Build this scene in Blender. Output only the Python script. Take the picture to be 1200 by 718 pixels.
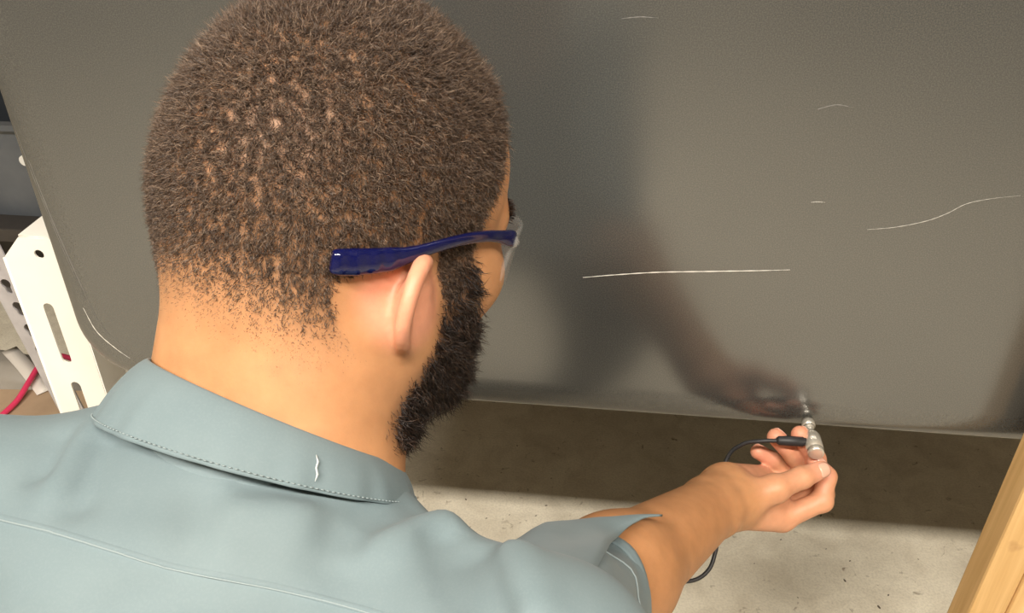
import bpy, bmesh, math, random
import numpy as np
from mathutils import Vector, Matrix

for o in list(bpy.data.objects):
    bpy.data.objects.remove(o, do_unlink=True)
SC = bpy.context.scene
COL = SC.collection
random.seed(7)
RNG = np.random.default_rng(11)

# ------------------------------------------------------------------ camera
PITCH, YAW, CAMZ, FPX = math.radians(32.8), math.radians(6.4), 1.2, 1000.0
cd = bpy.data.cameras.new('camera')
cd.sensor_width = 36.0
cd.lens = 36.0 * FPX / 1200.0
cd.clip_start = 0.02
cam = bpy.data.objects.new('camera', cd)
cam.location = (0, 0, CAMZ)
cam.rotation_euler = (math.pi / 2 - PITCH, 0, YAW)
COL.objects.link(cam)
SC.camera = cam

# ------------------------------------------------------------------ world, exposure
w = bpy.data.worlds.new('world')
SC.world = w
w.use_nodes = True
w.node_tree.nodes['Background'].inputs[0].default_value = (1.0, 0.9, 0.78, 1)
w.node_tree.nodes['Background'].inputs[1].default_value = 0.04
SC.view_settings.view_transform = 'Standard'
SC.view_settings.look = 'None'
SC.view_settings.gamma = 1.0
SC.view_settings.use_curve_mapping = False
SC.view_settings.exposure = 0.03

# fluorescent ceiling fixtures: (x, y, watts); each is built further down where it hangs
CEIL = 2.75
LAMPS = [(-0.85, -0.80, 92.0), (0.62, -0.80, 70.0)]
for (lx, ly, lw) in LAMPS:
    ld = bpy.data.lights.new('fluorescent_light', 'AREA')
    ld.shape = 'RECTANGLE'
    ld.size = 1.20
    ld.size_y = 0.13
    ld.energy = lw
    ld.color = (1.0, 0.93, 0.83)
    lo_ = bpy.data.objects.new('fluorescent_light', ld)
    lo_.location = (lx, ly, CEIL - 0.098)
    COL.objects.link(lo_)

# ------------------------------------------------------------------ tagging helpers
def tag(o, label=None, cat=None, group=None, kind=None):
    if label: o['label'] = label
    if cat: o['category'] = cat
    if group: o['group'] = group
    if kind: o['kind'] = kind
    return o

def link(o, parent=None):
    COL.objects.link(o)
    if parent is not None:
        o.parent = parent
        o.matrix_parent_inverse = Matrix.Identity(4)
    return o

def empty(name, loc=(0, 0, 0)):
    o = bpy.data.objects.new(name, None)
    o.empty_display_size = 0.05
    o.location = loc
    COL.objects.link(o)
    return o

def finish(bm, name, mat, parent=None, smooth=False, off=None):
    """bmesh in world coordinates -> one mesh object; children of an empty at off get local coordinates"""
    me = bpy.data.meshes.new(name)
    if off is not None:
        bmesh.ops.translate(bm, verts=bm.verts, vec=[-c for c in off])
    bm.to_mesh(me); bm.free()
    if smooth:
        me.polygons.foreach_set('use_smooth', [True] * len(me.polygons))
    me.materials.append(mat)
    return link(bpy.data.objects.new(name, me), parent)

def box(bm, x0, x1, y0, y1, z0, z1):
    vs = [bm.verts.new(p) for p in ((x0,y0,z0),(x1,y0,z0),(x1,y1,z0),(x0,y1,z0),(x0,y0,z1),(x1,y0,z1),(x1,y1,z1),(x0,y1,z1))]
    for f in ((0,3,2,1),(4,5,6,7),(0,1,5,4),(1,2,6,5),(2,3,7,6),(3,0,4,7)):
        bm.faces.new([vs[i] for i in f])
    return vs

def bevel_all(bm, w_, seg=2):
    bmesh.ops.bevel(bm, geom=list(bm.edges), offset=w_, segments=seg, affect='EDGES', profile=0.5)

def frame_for(d):
    d = Vector(d).normalized()
    a = Vector((0, 0, 1)) if abs(d.z) < 0.9 else Vector((1, 0, 0))
    s = d.cross(a).normalized()
    return s, d.cross(s).normalized()

def tube(bm, pts, radii, n=12, cap=True):
    pts = [Vector(p) for p in pts]
    if not hasattr(radii, '__len__'):
        radii = [radii] * len(pts)
    rings = []
    s = None
    for i, p in enumerate(pts):
        d = (pts[min(i + 1, len(pts) - 1)] - pts[max(i - 1, 0)]).normalized()
        if s is None:
            s, t = frame_for(d)
        else:
            s = (s - d * s.dot(d)).normalized(); t = d.cross(s)
        rings.append([bm.verts.new(p + (s * math.cos(k * 2 * math.pi / n) + t * math.sin(k * 2 * math.pi / n)) * radii[i]) for k in range(n)])
    for a, b in zip(rings, rings[1:]):
        for k in range(n):
            bm.faces.new((a[k], a[(k + 1) % n], b[(k + 1) % n], b[k]))
    if cap:
        bm.faces.new(rings[0][::-1]); bm.faces.new(rings[-1])
    return rings

def catmull(pts, n=8):
    P_ = [np.array(p, float) for p in pts]
    P_ = [2 * P_[0] - P_[1]] + P_ + [2 * P_[-1] - P_[-2]]
    out = []
    for i in range(1, len(P_) - 2):
        for k in range(n):
            t = k / n
            a, b, c, d = P_[i - 1:i + 3]
            out.append(0.5 * (2*b + (c-a)*t + (2*a-5*b+4*c-d)*t*t + (3*b-a-3*c+d)*t**3))
    out.append(P_[-2])
    return out

# ------------------------------------------------------------------ materials
def mat(name, col, rough=0.6, metal=0.0, spec=0.5, **kw):
    m = bpy.data.materials.new(name); m.use_nodes = True
    b = m.node_tree.nodes['Principled BSDF']
    b.inputs['Base Color'].default_value = (*col, 1)
    b.inputs['Roughness'].default_value = rough
    b.inputs['Metallic'].default_value = metal
    b.inputs['Specular IOR Level'].default_value = spec
    for k, v in kw.items():
        b.inputs[k.replace('_', ' ')].default_value = v
    return m

class NT:
    def __init__(s, m):
        s.t = m.node_tree; s.n = s.t.nodes; s.b = s.n['Principled BSDF']
        s.co = s.n.new('ShaderNodeTexCoord')
    def add(s, kind, **kw):
        x = s.n.new(kind)
        for k, v in kw.items(): setattr(x, k, v)
        return x
    def l(s, a, b): s.t.links.new(a, b)
    def mapping(s, scale=(1, 1, 1), rot=(0, 0, 0), loc=(0, 0, 0)):
        x = s.add('ShaderNodeMapping')
        x.inputs['Scale'].default_value = scale; x.inputs['Rotation'].default_value = rot; x.inputs['Location'].default_value = loc
        s.l(s.co.outputs['Object'], x.inputs[0]); return x.outputs[0]
    def noise(s, scale, detail=4, rough=0.5, vec=None, dist=0.0):
        x = s.add('ShaderNodeTexNoise')
        x.inputs['Scale'].default_value = scale; x.inputs['Detail'].default_value = detail
        x.inputs['Roughness'].default_value = rough; x.inputs['Distortion'].default_value = dist
        s.l(vec if vec is not None else s.co.outputs['Object'], x.inputs['Vector']); return x.outputs['Fac']
    def ramp(s, fac, stops):
        x = s.add('ShaderNodeValToRGB')
        e = x.color_ramp.elements
        e[0].position, e[0].color = stops[0][0], (*stops[0][1], 1)
        e[1].position, e[1].color = stops[-1][0], (*stops[-1][1], 1)
        for p, c in stops[1:-1]:
            q = e.new(p); q.color = (*c, 1)
        s.l(fac, x.inputs[0]); return x.outputs[0]
    def mix(s, fac, a, b, mode='MIX'):
        x = s.add('ShaderNodeMix', data_type='RGBA', blend_type=mode)
        for v, i in ((fac, 0), (a, 6), (b, 7)):
            if hasattr(v, 'links'): s.l(v, x.inputs[i])
            elif isinstance(v, tuple): x.inputs[i].default_value = (*v, 1)
            else: x.inputs[i].default_value = v
        return x.outputs[2]
    def base(s, c): s.l(c, s.b.inputs['Base Color'])
    def bump(s, h, strength=0.2, dist=0.001):
        x = s.add('ShaderNodeBump'); x.inputs['Strength'].default_value = strength; x.inputs['Distance'].default_value = dist
        s.l(h, x.inputs['Height']); s.l(x.outputs[0], s.b.inputs['Normal']); return x

def g3(v): return (v, v, v)

# concrete floor
M_floor = mat('concrete', (0.5, 0.45, 0.36), 0.75)
t = NT(M_floor)
c1 = t.ramp(t.noise(3.0, 6, 0.6), [(0.3, (0.66, 0.595, 0.47)), (0.7, (0.83, 0.765, 0.62))])
c2 = t.mix(t.ramp(t.noise(14, 5, 0.65, dist=0.6), [(0.42, g3(0.0)), (0.75, g3(0.55))]), c1, (0.46, 0.39, 0.29))
c3 = t.mix(t.ramp(t.noise(42, 3, 0.55, dist=1.2), [(0.66, g3(0.0)), (0.76, g3(0.85))]), c2, (0.22, 0.17, 0.11))
c4 = t.mix(t.ramp(t.noise(260, 2, 0.5), [(0.35, g3(0.18)), (0.6, g3(0.0))]), c3, (0.22, 0.19, 0.15))
t.base(c4); t.bump(t.noise(180, 6, 0.6), 0.25, 0.002)

M_wall = mat('wall_paint', (0.55, 0.50, 0.42), 0.8)
t = NT(M_wall); t.base(t.ramp(t.noise(2.0, 4), [(0.3, (0.40, 0.36, 0.30)), (0.7, (0.46, 0.42, 0.35))])); t.bump(t.noise(120, 4), 0.1, 0.001)
M_ceil = mat('ceiling_paint', (0.6, 0.56, 0.5), 0.9)
t = NT(M_ceil); t.base(t.ramp(t.noise(5, 4), [(0.3, (0.5, 0.47, 0.42)), (0.7, (0.58, 0.55, 0.5))]))

# tank paint
M_tank = mat('tank_paint', (0.1, 0.1, 0.095), 0.24, 0.0, 1.0, IOR=1.6)
t = NT(M_tank)
c1 = t.ramp(t.noise(2.2, 3), [(0.3, (0.040, 0.042, 0.041)), (0.7, (0.050, 0.052, 0.050))])
c2 = t.mix(t.ramp(t.noise(900, 2), [(0.4, g3(0.0)), (0.8, g3(0.25))]), c1, (0.2, 0.19, 0.17))
t.base(c2)
t.l(t.ramp(t.noise(6, 5), [(0.3, g3(0.18)), (0.7, g3(0.23))]), t.b.inputs['Roughness'])
t.bump(t.noise(420, 3), 0.03, 0.0005)
M_edge = mat('bare_edge', (0.42, 0.39, 0.33), 0.45, 0.2)
M_scratch = mat('scratch_bare_metal', (0.72, 0.70, 0.65), 0.5, 0.1)
M_scratch2 = mat('light_scuffed_paint', (0.36, 0.35, 0.32), 0.5)
M_dull = mat('dull_rubbed_paint', (0.125, 0.12, 0.112), 0.4)

M_white = mat('white_powder_coat', (0.86, 0.83, 0.77), 0.4)
t = NT(M_white); t.base(t.ramp(t.noise(7, 4), [(0.3, (0.80, 0.77, 0.71)), (0.7, (0.88, 0.86, 0.80))])); t.bump(t.noise(300, 2), 0.05, 0.0005)

# lumber
M_wood = mat('pine', (0.6, 0.38, 0.17), 0.6)
t = NT(M_wood)
v = t.mapping((38, 38, 1.6))
c1 = t.ramp(t.noise(1.0, 5, 0.6, v, 0.4), [(0.3, (0.50, 0.29, 0.10)), (0.5, (0.66, 0.42, 0.18)), (0.72, (0.74, 0.52, 0.26))])
c2 = t.mix(t.ramp(t.noise(30, 3), [(0.68, g3(0.0)), (0.8, g3(0.5))]), c1, (0.33, 0.17, 0.06))
t.base(c2); t.bump(t.noise(2.0, 6, 0.6, v), 0.2, 0.001)

def speck(name, a, b, scale, rough=0.7, **kw):
    m = mat(name, a, rough, **kw)
    q = NT(m); q.base(q.ramp(q.noise(scale, 4, 0.6), [(0.3, a), (0.7, b)])); q.bump(q.noise(scale * 6, 3), 0.15, 0.001)
    return m

# ------------------------------------------------------------------ room shell
def slab(name, dims, m):
    bm = bmesh.new(); box(bm, *dims)
    return tag(finish(bm, name, m), kind='structure')
RX0, RX1, RY0, RY1 = -3.2, 3.2, -3.4, 2.4
slab('floor', (RX0, RX1, RY0, RY1, -0.1, 0.0), M_floor)
slab('ceiling', (RX0, RX1, RY0, RY1, CEIL, CEIL + 0.1), M_ceil)
slab('wall_back', (RX0, RX1, RY1, RY1 + 0.1, -0.1, CEIL + 0.1), M_wall)
slab('wall_front', (RX0, RX1, RY0 - 0.1, RY0, -0.1, CEIL + 0.1), M_wall)
slab('wall_left', (RX0 - 0.1, RX0, RY0 - 0.1, RY1 + 0.1, -0.1, CEIL + 0.1), M_wall)
slab('wall_right', (RX1, RX1 + 0.1, RY0 - 0.1, RY1 + 0.1, -0.1, CEIL + 0.1), M_wall)

M_fix = mat('fixture_enamel', (0.8, 0.8, 0.78), 0.4)
M_glow = mat('lit_diffuser', (0.9, 0.88, 0.8), 0.5)
b_ = M_glow.node_tree.nodes['Principled BSDF']
b_.inputs['Emission Color'].default_value = (1.0, 0.88, 0.70, 1); b_.inputs['Emission Strength'].default_value = 8.0
where = ['on the left side of the room', 'on the right side of the room']
for (lx, ly, lw), wh in zip(LAMPS, where):
    o = empty('ceiling_light', (lx, ly, CEIL))
    tag(o, 'long fluorescent ceiling light ' + wh, 'ceiling light', 'fluorescent ceiling lights')
    bm = bmesh.new(); box(bm, -0.64, 0.64, -0.09, 0.09, -0.06, 0.0); bevel_all(bm, 0.008)
    finish(bm, 'housing', M_fix, o)
    bm = bmesh.new(); box(bm, -0.61, 0.61, -0.07, 0.07, -0.09, -0.058); bevel_all(bm, 0.012)
    finish(bm, 'diffuser', M_glow, o)

# ------------------------------------------------------------------ tank
TX0, TX1, TY0, TY1, TZ0, TZ1 = -0.565, 1.25, 0.71, 2.05, 0.604, 1.62
def rrect(x0, x1, z0, z1, r, n=12):
    out = []
    for cx, cz, a0 in ((x1 - r, z0 + r, -90), (x1 - r, z1 - r, 0), (x0 + r, z1 - r, 90), (x0 + r, z0 + r, 180)):
        for k in range(n + 1):
            a = math.radians(a0 + 90 * k / n)
            out.append((cx + r * math.cos(a), cz + r * math.sin(a)))
    return out
tank = empty('metal_tank', (0.34, 1.38, TZ0))
tag(tank, 'large dull grey painted steel tank with rounded corner and long thin scratches', 'tank')
TO = tank.location.copy()
bm = bmesh.new()
RF, RC, RI = 0.018, 0.075, 0.045
prof = []
rings = []
NF = 12
def tank_ring(inset, y):
    return [bm.verts.new((x, y, z)) for x, z in rrect(TX0 + inset, TX1 - inset, TZ0 + inset, TZ1 - inset, RC - inset)]
for k in range(NF + 1):
    a = math.pi / 2 * k / NF
    rings.append(tank_ring(RI * (1 - math.sin(a)), TY0 + RF * (1 - math.cos(a))))
rings.append(tank_ring(0.0, TY1 - RF))
for k in range(1, NF + 1):
    a = math.pi / 2 * k / NF
    rings.append(tank_ring(RI * (1 - math.cos(a)), TY1 - RF + RF * math.sin(a)))
for a, b in zip(rings, rings[1:]):
    n = len(a)
    for k in range(n):
        bm.faces.new((a[k], b[k], b[(k + 1) % n], a[(k + 1) % n]))
bm.faces.new(rings[0]); bm.faces.new(rings[-1][::-1])
bmesh.ops.recalc_face_normals(bm, faces=bm.faces)
shell = finish(bm, 'shell', M_tank, tank, True, TO)
# thin drip lip along the underside and the left side, just behind the rounded front edge
bm = bmesh.new()
lip = [(x, z) for x, z in rrect(TX0 - 0.001, TX1 + 0.001, TZ0 - 0.001, TZ1 + 0.001, RC)]
ra = [bm.verts.new((x, TY0 + 0.019, z)) for x, z in lip]
rb = [bm.verts.new((x, TY0 + 0.028, z)) for x, z in lip]
rc = [bm.verts.new((x, TY0 + 0.0235, z)) for x, z in rrect(TX0 - 0.0035, TX1 + 0.0035, TZ0 - 0.0035, TZ1 + 0.0035, RC + 0.002)]
n = len(lip)
for A, B in ((ra, rc), (rc, rb)):
    for k in range(n):
        bm.faces.new((A[k], B[k], B[(k + 1) % n], A[(k + 1) % n]))
finish(bm, 'seam_bead', M_edge, tank, True, TO)

def face_y(x, z):
    """depth of the tank's front surface at (x, z), rounded edges included"""
    cx, cz = TX0 + RC, TZ0 + RC
    ins = RC - math.hypot(x - cx, z - cz) if (x < cx and z < cz) else min(x - TX0, z - TZ0)
    if ins >= RI: return TY0
    sa = 1 - max(ins, 0.0) / RI
    return TY0 + RF * (1 - math.sqrt(max(0.0, 1 - sa * sa)))

def scratch(pts, w0, m=M_scratch, name='scratch'):
    """thin raised burr lying on the tank's front face; pts are (x, z)"""
    q = catmull([(x, 0, z) for x, z in pts], 10)
    bm = bmesh.new(); rows = []
    N = len(q)
    for i, p in enumerate(q):
        d = np.array(q[min(i + 1, N - 1)]) - np.array(q[max(i - 1, 0)]); d /= np.linalg.norm(d)
        nrm = np.array((-d[2], 0, d[0]))
        s = i / (N - 1)
        ww = w0 * (0.25 + 0.75 * math.sin(math.pi * min(1, s * 1.1 + 0.02)) ** 0.7) * (0.75 + 0.25 * math.sin(i * 1.7))
        a, b = p + nrm * ww, p - nrm * ww
        rows.append((bm.verts.new((a[0], face_y(a[0], a[2]) - 0.00004, a[2])), bm.verts.new((p[0], face_y(p[0], p[2]) - 0.00024, p[2])), bm.verts.new((b[0], face_y(b[0], b[2]) - 0.00004, b[2]))))
    for A, B in zip(rows, rows[1:]):
        bm.faces.new((A[0], B[0], B[1], A[1])); bm.faces.new((A[1], B[1], B[2], A[2]))
    bmesh.ops.recalc_face_normals(bm, faces=bm.faces)
    return finish(bm, name, m, tank, False, TO)

# rays used for laying things out in real space
_p, _a = PITCH, YAW
CF = np.array([-math.sin(_a) * math.cos(_p), math.cos(_a) * math.cos(_p), -math.sin(_p)])
CR = np.array([math.cos(_a), math.sin(_a), 0.0])
CU = np.cross(CR, CF)
CC = np.array([0, 0, CAMZ])
def V(r_, u_, f_): return r_ * CR + u_ * CU + f_ * CF
def PT(x, y, d): return CC + V((x - 600) / FPX, -(y - 359) / FPX, 1.0) * d
def PY(x, y, yy):
    q = V((x - 600) / FPX, -(y - 359) / FPX, 1.0); return CC + q * yy / q[1]
def PZ(x, y, z):
    q = V((x - 600) / FPX, -(y - 359) / FPX, 1.0); return CC + q * (z - CAMZ) / q[2]
def onp(*pp): return [(PY(x, y, TY0)[0], PY(x, y, TY0)[2]) for x, y in pp]
scratch(onp((683, 325), (720, 322), (770, 319), (830, 318), (890, 317), (926, 316)), 0.0007)
scratch(onp((1016, 269), (1050, 266), (1085, 259), (1110, 250), (1132, 239), (1160, 233), (1196, 229)), 0.00042, M_scratch2)
scratch(onp((950, 237), (958, 236.5), (967, 237)), 0.0005, M_scratch2)
scratch(onp((728, 22), (750, 20), (772, 21)), 0.0005, M_dull)
scratch(onp((958, 128), (980, 123), (1000, 126)), 0.0006, M_dull)
scratch(onp((30, 190), (55, 250), (85, 315), (112, 372)), 0.0016, M_dull)
scratch(onp((10, 150), (40, 222), (75, 300), (100, 352)), 0.0008, M_dull)
scratch(onp((96, 362), (112, 388), (135, 408), (152, 420)), 0.0008)
scratch(onp((112, 372), (128, 392), (150, 412)), 0.0005, M_dull)

# timber blocks that carry the tank, far back under it
M_block = speck('rough_timber', (0.20, 0.13, 0.07), (0.30, 0.20, 0.11), 14)
for bx_, wh in ((-0.30, 'left'), (0.95, 'right')):
    bm = bmesh.new(); box(bm, bx_ - 0.09, bx_ + 0.09, 1.70, 1.98, 0.0, TZ0 - 0.0005); bevel_all(bm, 0.006)
    tag(finish(bm, 'support_block', M_block), f'dark timber block carrying the {wh} rear end of the grey tank', 'timber block', 'blocks under the tank')

# ------------------------------------------------------------------ plates with holes
def plate(name, outline, holes, thick, mtx, m, parent, off):
    cu = bpy.data.curves.new('plate_outline', 'CURVE'); cu.dimensions = '2D'; cu.fill_mode = 'BOTH'
    cu.extrude = thick / 2
    for poly in [outline] + holes:
        sp = cu.splines.new('POLY'); sp.points.add(len(poly) - 1); sp.use_cyclic_u = True
        for q, (x, y) in zip(sp.points, poly): q.co = (x, y, 0, 1)
    tmp = bpy.data.objects.new('tmp', cu); COL.objects.link(tmp)
    dg = bpy.context.evaluated_depsgraph_get()
    me = bpy.data.meshes.new_from_object(tmp.evaluated_get(dg))
    bpy.data.objects.remove(tmp, do_unlink=True)
    me.name = name
    me.transform(Matrix.Translation([-c for c in off]) @ mtx)
    me.materials.clear(); me.materials.append(m)
    return link(bpy.data.objects.new(name, me), parent)

def slot(cx, cy, w_, h_, n=7):
    r = w_ / 2; out = []
    for k in range(n):
        a = math.pi * k / (n - 1); out.append((cx + r * math.cos(a), cy + h_ / 2 - r + r * math.sin(a)))
    for k in range(n):
        a = math.pi + math.pi * k / (n - 1); out.append((cx + r * math.cos(a), cy - h_ / 2 + r + r * math.sin(a)))
    return out
def keyhole(cx, cy, R_=0.0075, r_=0.0045, drop=0.012):
    out = []
    for k in range(11):
        a = math.radians(-50 + 280 * k / 10); out.append((cx + R_ * math.cos(a), cy + R_ * math.sin(a)))
    for k in range(7):
        a = math.radians(180 + 180 * k / 6); out.append((cx + r_ * math.cos(a), cy - drop + r_ * math.sin(a)))
    return out
def rect(x0, x1, y0, y1): return [(x0, y0), (x1, y0), (x1, y1), (x0, y1)]

# white slotted upright left of the tank
UY = 0.85; UX0, UX1, UZ1 = -0.731, -0.655, 0.706
up = empty('slotted_upright', (-0.69, UY, 0.0))
tag(up, 'bright white steel upright with long vertical slots, left of the grey tank', 'shelf post')
UO = up.location.copy()
XZ = Matrix(((1, 0, 0, 0), (0, 0, -1, 0), (0, 1, 0, 0), (0, 0, 0, 1)))   # plate x -> X, plate y -> Z
YZ = Matrix(((0, 0, 1, 0), (1, 0, 0, 0), (0, 1, 0, 0), (0, 0, 0, 1)))   # plate x -> Y, plate y -> Z
holes = [slot(-0.682, 0.684, 0.0125, 0.0125)]
zc = 0.564
while zc > 0.08:
    holes.append(slot(-0.6945, zc, 0.0135, 0.095)); zc -= 0.127
plate('front_flange', [(UX0, 0), (UX1, 0), (UX1, UZ1), (UX0 + 0.028, UZ1), (UX0, UZ1 - 0.03)], holes, 0.0025, Matrix.Translation((0, UY, 0)) @ XZ, M_white, up, UO)
plate('rear_flange', rect(UY, UY + 0.052, 0.0, UZ1 - 0.03), [], 0.0025, Matrix.Translation((UX1, 0, 0)) @ YZ, M_white, up, UO)
plate('top_beam', rect(UX0 + 0.028, UX1, UY + 0.001, UY + 0.52), [slot(-0.660, UY + 0.03, 0.009, 0.014), slot(-0.68, UY + 0.20, 0.011, 0.05)], 0.0025, Matrix.Translation((0, 0, UZ1 + 0.0015)), M_white, up, UO)
bm = bmesh.new(); tube(bm, [(UX0, UY, 0.0), (UX0, UY, UZ1 - 0.03)], 0.0022, 8)
finish(bm, 'folded_corner', M_white, up, True, UO)
bm = bmesh.new(); box(bm, UX0 + 0.03, UX0 + 0.055, UY + 0.45, UY + 0.475, 0.0, UZ1); bevel_all(bm, 0.002)
finish(bm, 'rear_leg', M_white, up, False, UO)

M_galv = speck('galvanised_steel', (0.34, 0.32, 0.33), (0.44, 0.42, 0.43), 25, 0.45)
kp = empty('keyhole_post', (-0.731, 0.93, 0.0)); kp.rotation_euler.y = math.radians(-8)
tag(kp, 'grey galvanised post with a row of keyholes leaning behind the white upright', 'shelf post')
KO = kp.location.copy()
kh = []
zc = 0.588 + 0.038 * 4
while zc > 0.05:
    kh.append(keyhole(-0.730, zc)); zc -= 0.0375
plate('front_flange', rect(-0.752, -0.710, 0.0, 0.78), kh, 0.0025, Matrix.Translation((0, 0.93, 0)) @ XZ, M_galv, kp, KO)
plate('side_flange', rect(0.93, 0.97, 0.0, 0.78), [], 0.0025, Matrix.Translation((-0.752, 0, 0)) @ YZ, M_galv, kp, KO)

# ------------------------------------------------------------------ wooden post on the right
wp = empty('wooden_post', (0.456, 0.665, 0.0))
tag(wp, 'pale pine lumber post of two nailed studs standing in front of the tank', 'lumber post')
WO = wp.location.copy()
bm = bmesh.new(); box(bm, 0.4275, 0.4645, 0.652, 0.690, 0.0, 1.30); bevel_all(bm, 0.003)
finish(bm, 'stud', M_wood, wp, False, WO)
bm = bmesh.new(); box(bm, 0.4653, 0.4915, 0.650, 0.690, 0.0, 1.27); bevel_all(bm, 0.003)
finish(bm, 'stud', M_wood, wp, False, WO)

# ------------------------------------------------------------------ clutter left of the upright
M_dark = speck('dark_steel', (0.030, 0.026, 0.024), (0.05, 0.043, 0.038), 20, 0.5)
M_bin = speck('slate_plastic', (0.070, 0.080, 0.095), (0.11, 0.12, 0.135), 9, 0.4)
M_brown = speck('brown_board', (0.045, 0.022, 0.014), (0.075, 0.038, 0.024), 12, 0.8)
M_card = speck('cardboard', (0.36, 0.25, 0.16), (0.47, 0.34, 0.22), 10, 0.85)
M_sack = speck('grey_plastic_sheet', (0.24, 0.22, 0.19), (0.36, 0.33, 0.29), 7, 0.35)
M_strip = mat('white_strip', (0.75, 0.70, 0.64), 0.5)
M_hose = mat('red_hose', (0.72, 0.05, 0.13), 0.35)
M_dot = mat('pale_sticker', (0.7, 0.7, 0.68), 0.5)

sh = empty('shelf_unit', (-1.33, 1.62, 0.0))
tag(sh, 'dark steel shelf unit in the shadow behind the white upright', 'shelf')
SO = sh.location.copy()
for px_ in (-1.70, -0.96):
    for py_ in (1.42, 1.82):
        bm = bmesh.new(); box(bm, px_ - 0.018, px_ + 0.018, py_ - 0.018, py_ + 0.018, 0, 1.5); bevel_all(bm, 0.003)
        finish(bm, 'post', M_dark, sh, False, SO)
for z_ in (0.40, 0.95, 1.46):
    bm = bmesh.new(); box(bm, -1.68, -0.98, 1.405, 1.835, z_ - 0.03, z_); bevel_all(bm, 0.003)
    finish(bm, 'shelf_board', M_dark, sh, False, SO)
bm = bmesh.new(); box(bm, -1.68, -0.98, 1.815, 1.83, 0.02, 0.36)
finish(bm, 'back_panel', M_dark, sh, False, SO)

bn = empty('storage_bin', (-1.22, 1.62, 0.4005))
tag(bn, 'slate blue plastic bin with pale dots on the dark shelf', 'bin'); BO = bn.location.copy()
bm = bmesh.new()
o_ = [(-1.36, 1.46), (-1.085, 1.46), (-1.085, 1.78), (-1.36, 1.78)]
lo4 = [bm.verts.new((x * 0.96 - 0.049, y * 0.97 + 0.049, 0.4005)) for x, y in o_]
hi4 = [bm.verts.new((x, y, 0.60)) for x, y in o_]
for k in range(4): bm.faces.new((lo4[k], lo4[(k + 1) % 4], hi4[(k + 1) % 4], hi4[k]))
bm.faces.new(lo4[::-1])
tub = finish(bm, 'tub', M_bin, bn, False, BO)
md = tub.modifiers.new('thick', 'SOLIDIFY'); md.thickness = 0.006
bm = bmesh.new()
for (x0, x1, y0, y1) in ((-1.372, -1.073, 1.448, 1.468), (-1.372, -1.073, 1.772, 1.792), (-1.372, -1.352, 1.468, 1.772), (-1.093, -1.073, 1.468, 1.772)):
    box(bm, x0, x1, y0, y1, 0.592, 0.604)
finish(bm, 'rim', M_bin, bn, False, BO)
for dx, dz in ((-1.13, 0.53), (-1.24, 0.505), (-1.19, 0.56)):
    bm = bmesh.new(); tube(bm, [(dx, 1.470, dz), (dx, 1.452, dz)], 0.011, 16)
    finish(bm, 'sticker_dot', M_dot, bn, False, BO)
bm = bmesh.new(); box(bm, -1.055, -0.985, 1.47, 1.80, 0.4005, 0.66); bevel_all(bm, 0.004)
tag(finish(bm, 'brown_carton', M_brown), 'dark brown narrow carton standing beside the slate bin', 'carton')

def carton(name, x0, x1, y0, y1, z0, z1, rz, label):
    c = empty(name, ((x0 + x1) / 2, (y0 + y1) / 2, z0)); c.rotation_euler.z = rz
    tag(c, label, 'box')
    a, b, h_ = (x1 - x0) / 2, (y1 - y0) / 2, z1 - z0
    bm = bmesh.new(); box(bm, -a, a, -b, b, 0, h_); bevel_all(bm, 0.002); finish(bm, 'body', M_card, c)
    for s_ in (-1, 1):
        bm = bmesh.new(); box(bm, -a, a, min(0.002 * s_, b * s_), max(0.002 * s_, b * s_), h_, h_ + 0.004); finish(bm, 'flap', M_card, c)
    return c
carton('cardboard_box', -1.17, -0.93, 1.00, 1.225, 0.0, 0.138, 0.08, 'tan cardboard box on the floor under the red hose')

# crumpled grey plastic sack
bm = bmesh.new(); bmesh.ops.create_icosphere(bm, subdivisions=4, radius=1.0)
wv_ = [(random.uniform(3, 9), random.uniform(3, 9), random.uniform(3, 9), random.uniform(0, 6)) for _ in range(6)]
for v_ in bm.verts:
    n_ = 1 + sum(0.035 * math.sin(a * v_.co.x + b * v_.co.y + c * v_.co.z + d) for a, b, c, d in wv_)
    v_.co = Vector((-1.26 + v_.co.x * 0.20 * n_, 1.335 + v_.co.y * 0.058 * n_, max(0.002, 0.062 + v_.co.z * 0.066 * n_)))
tag(finish(bm, 'plastic_sack', M_sack, None, True), 'crumpled grey plastic sack lying on the floor behind the cardboard box', 'sack')
bm = bmesh.new()
pa, pb = Vector((-1.225, 1.345, 0.142)), Vector((-1.065, 1.215, 0.1445))
dd = (pb - pa).normalized(); nn_ = dd.cross(Vector((0, 0, 1)))
rows = []
for i in range(9):
    s_ = i / 8
    p_ = pa.lerp(pb, s_) + Vector((0, 0, 0.008 * math.sin(s_ * math.pi)))
    rows.append([bm.verts.new(p_ + nn_ * 0.015), bm.verts.new(p_ - nn_ * 0.015)])
for A, B in zip(rows, rows[1:]): bm.faces.new((A[0], B[0], B[1], A[1]))
o = finish(bm, 'paper_strip', M_strip, None, True)
md = o.modifiers.new('thick', 'SOLIDIFY'); md.thickness = 0.001; md.offset = 1
tag(o, 'white strip of plastic lying on the cardboard box', 'strip')
hp = [(-1.05, 1.39, 0.006), (-1.085, 1.375, 0.09), (-1.112, 1.325, 0.152), (-1.107, 1.273, 0.162), (-1.099, 1.224, 0.160), (-1.097, 1.176, 0.151), (-1.102, 1.131, 0.149), (-1.108, 1.087, 0.149), (-1.115, 1.03, 0.149), (-1.13, 0.97, 0.13), (-1.16, 0.92, 0.05), (-1.25, 0.88, 0.006), (-1.5, 0.85, 0.006)]
bm = bmesh.new(); tube(bm, catmull(hp, 8), 0.0055, 12)
tag(finish(bm, 'red_hose', M_hose, None, True), 'thin pinkish red hose draped across the cardboard box', 'hose')

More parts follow.
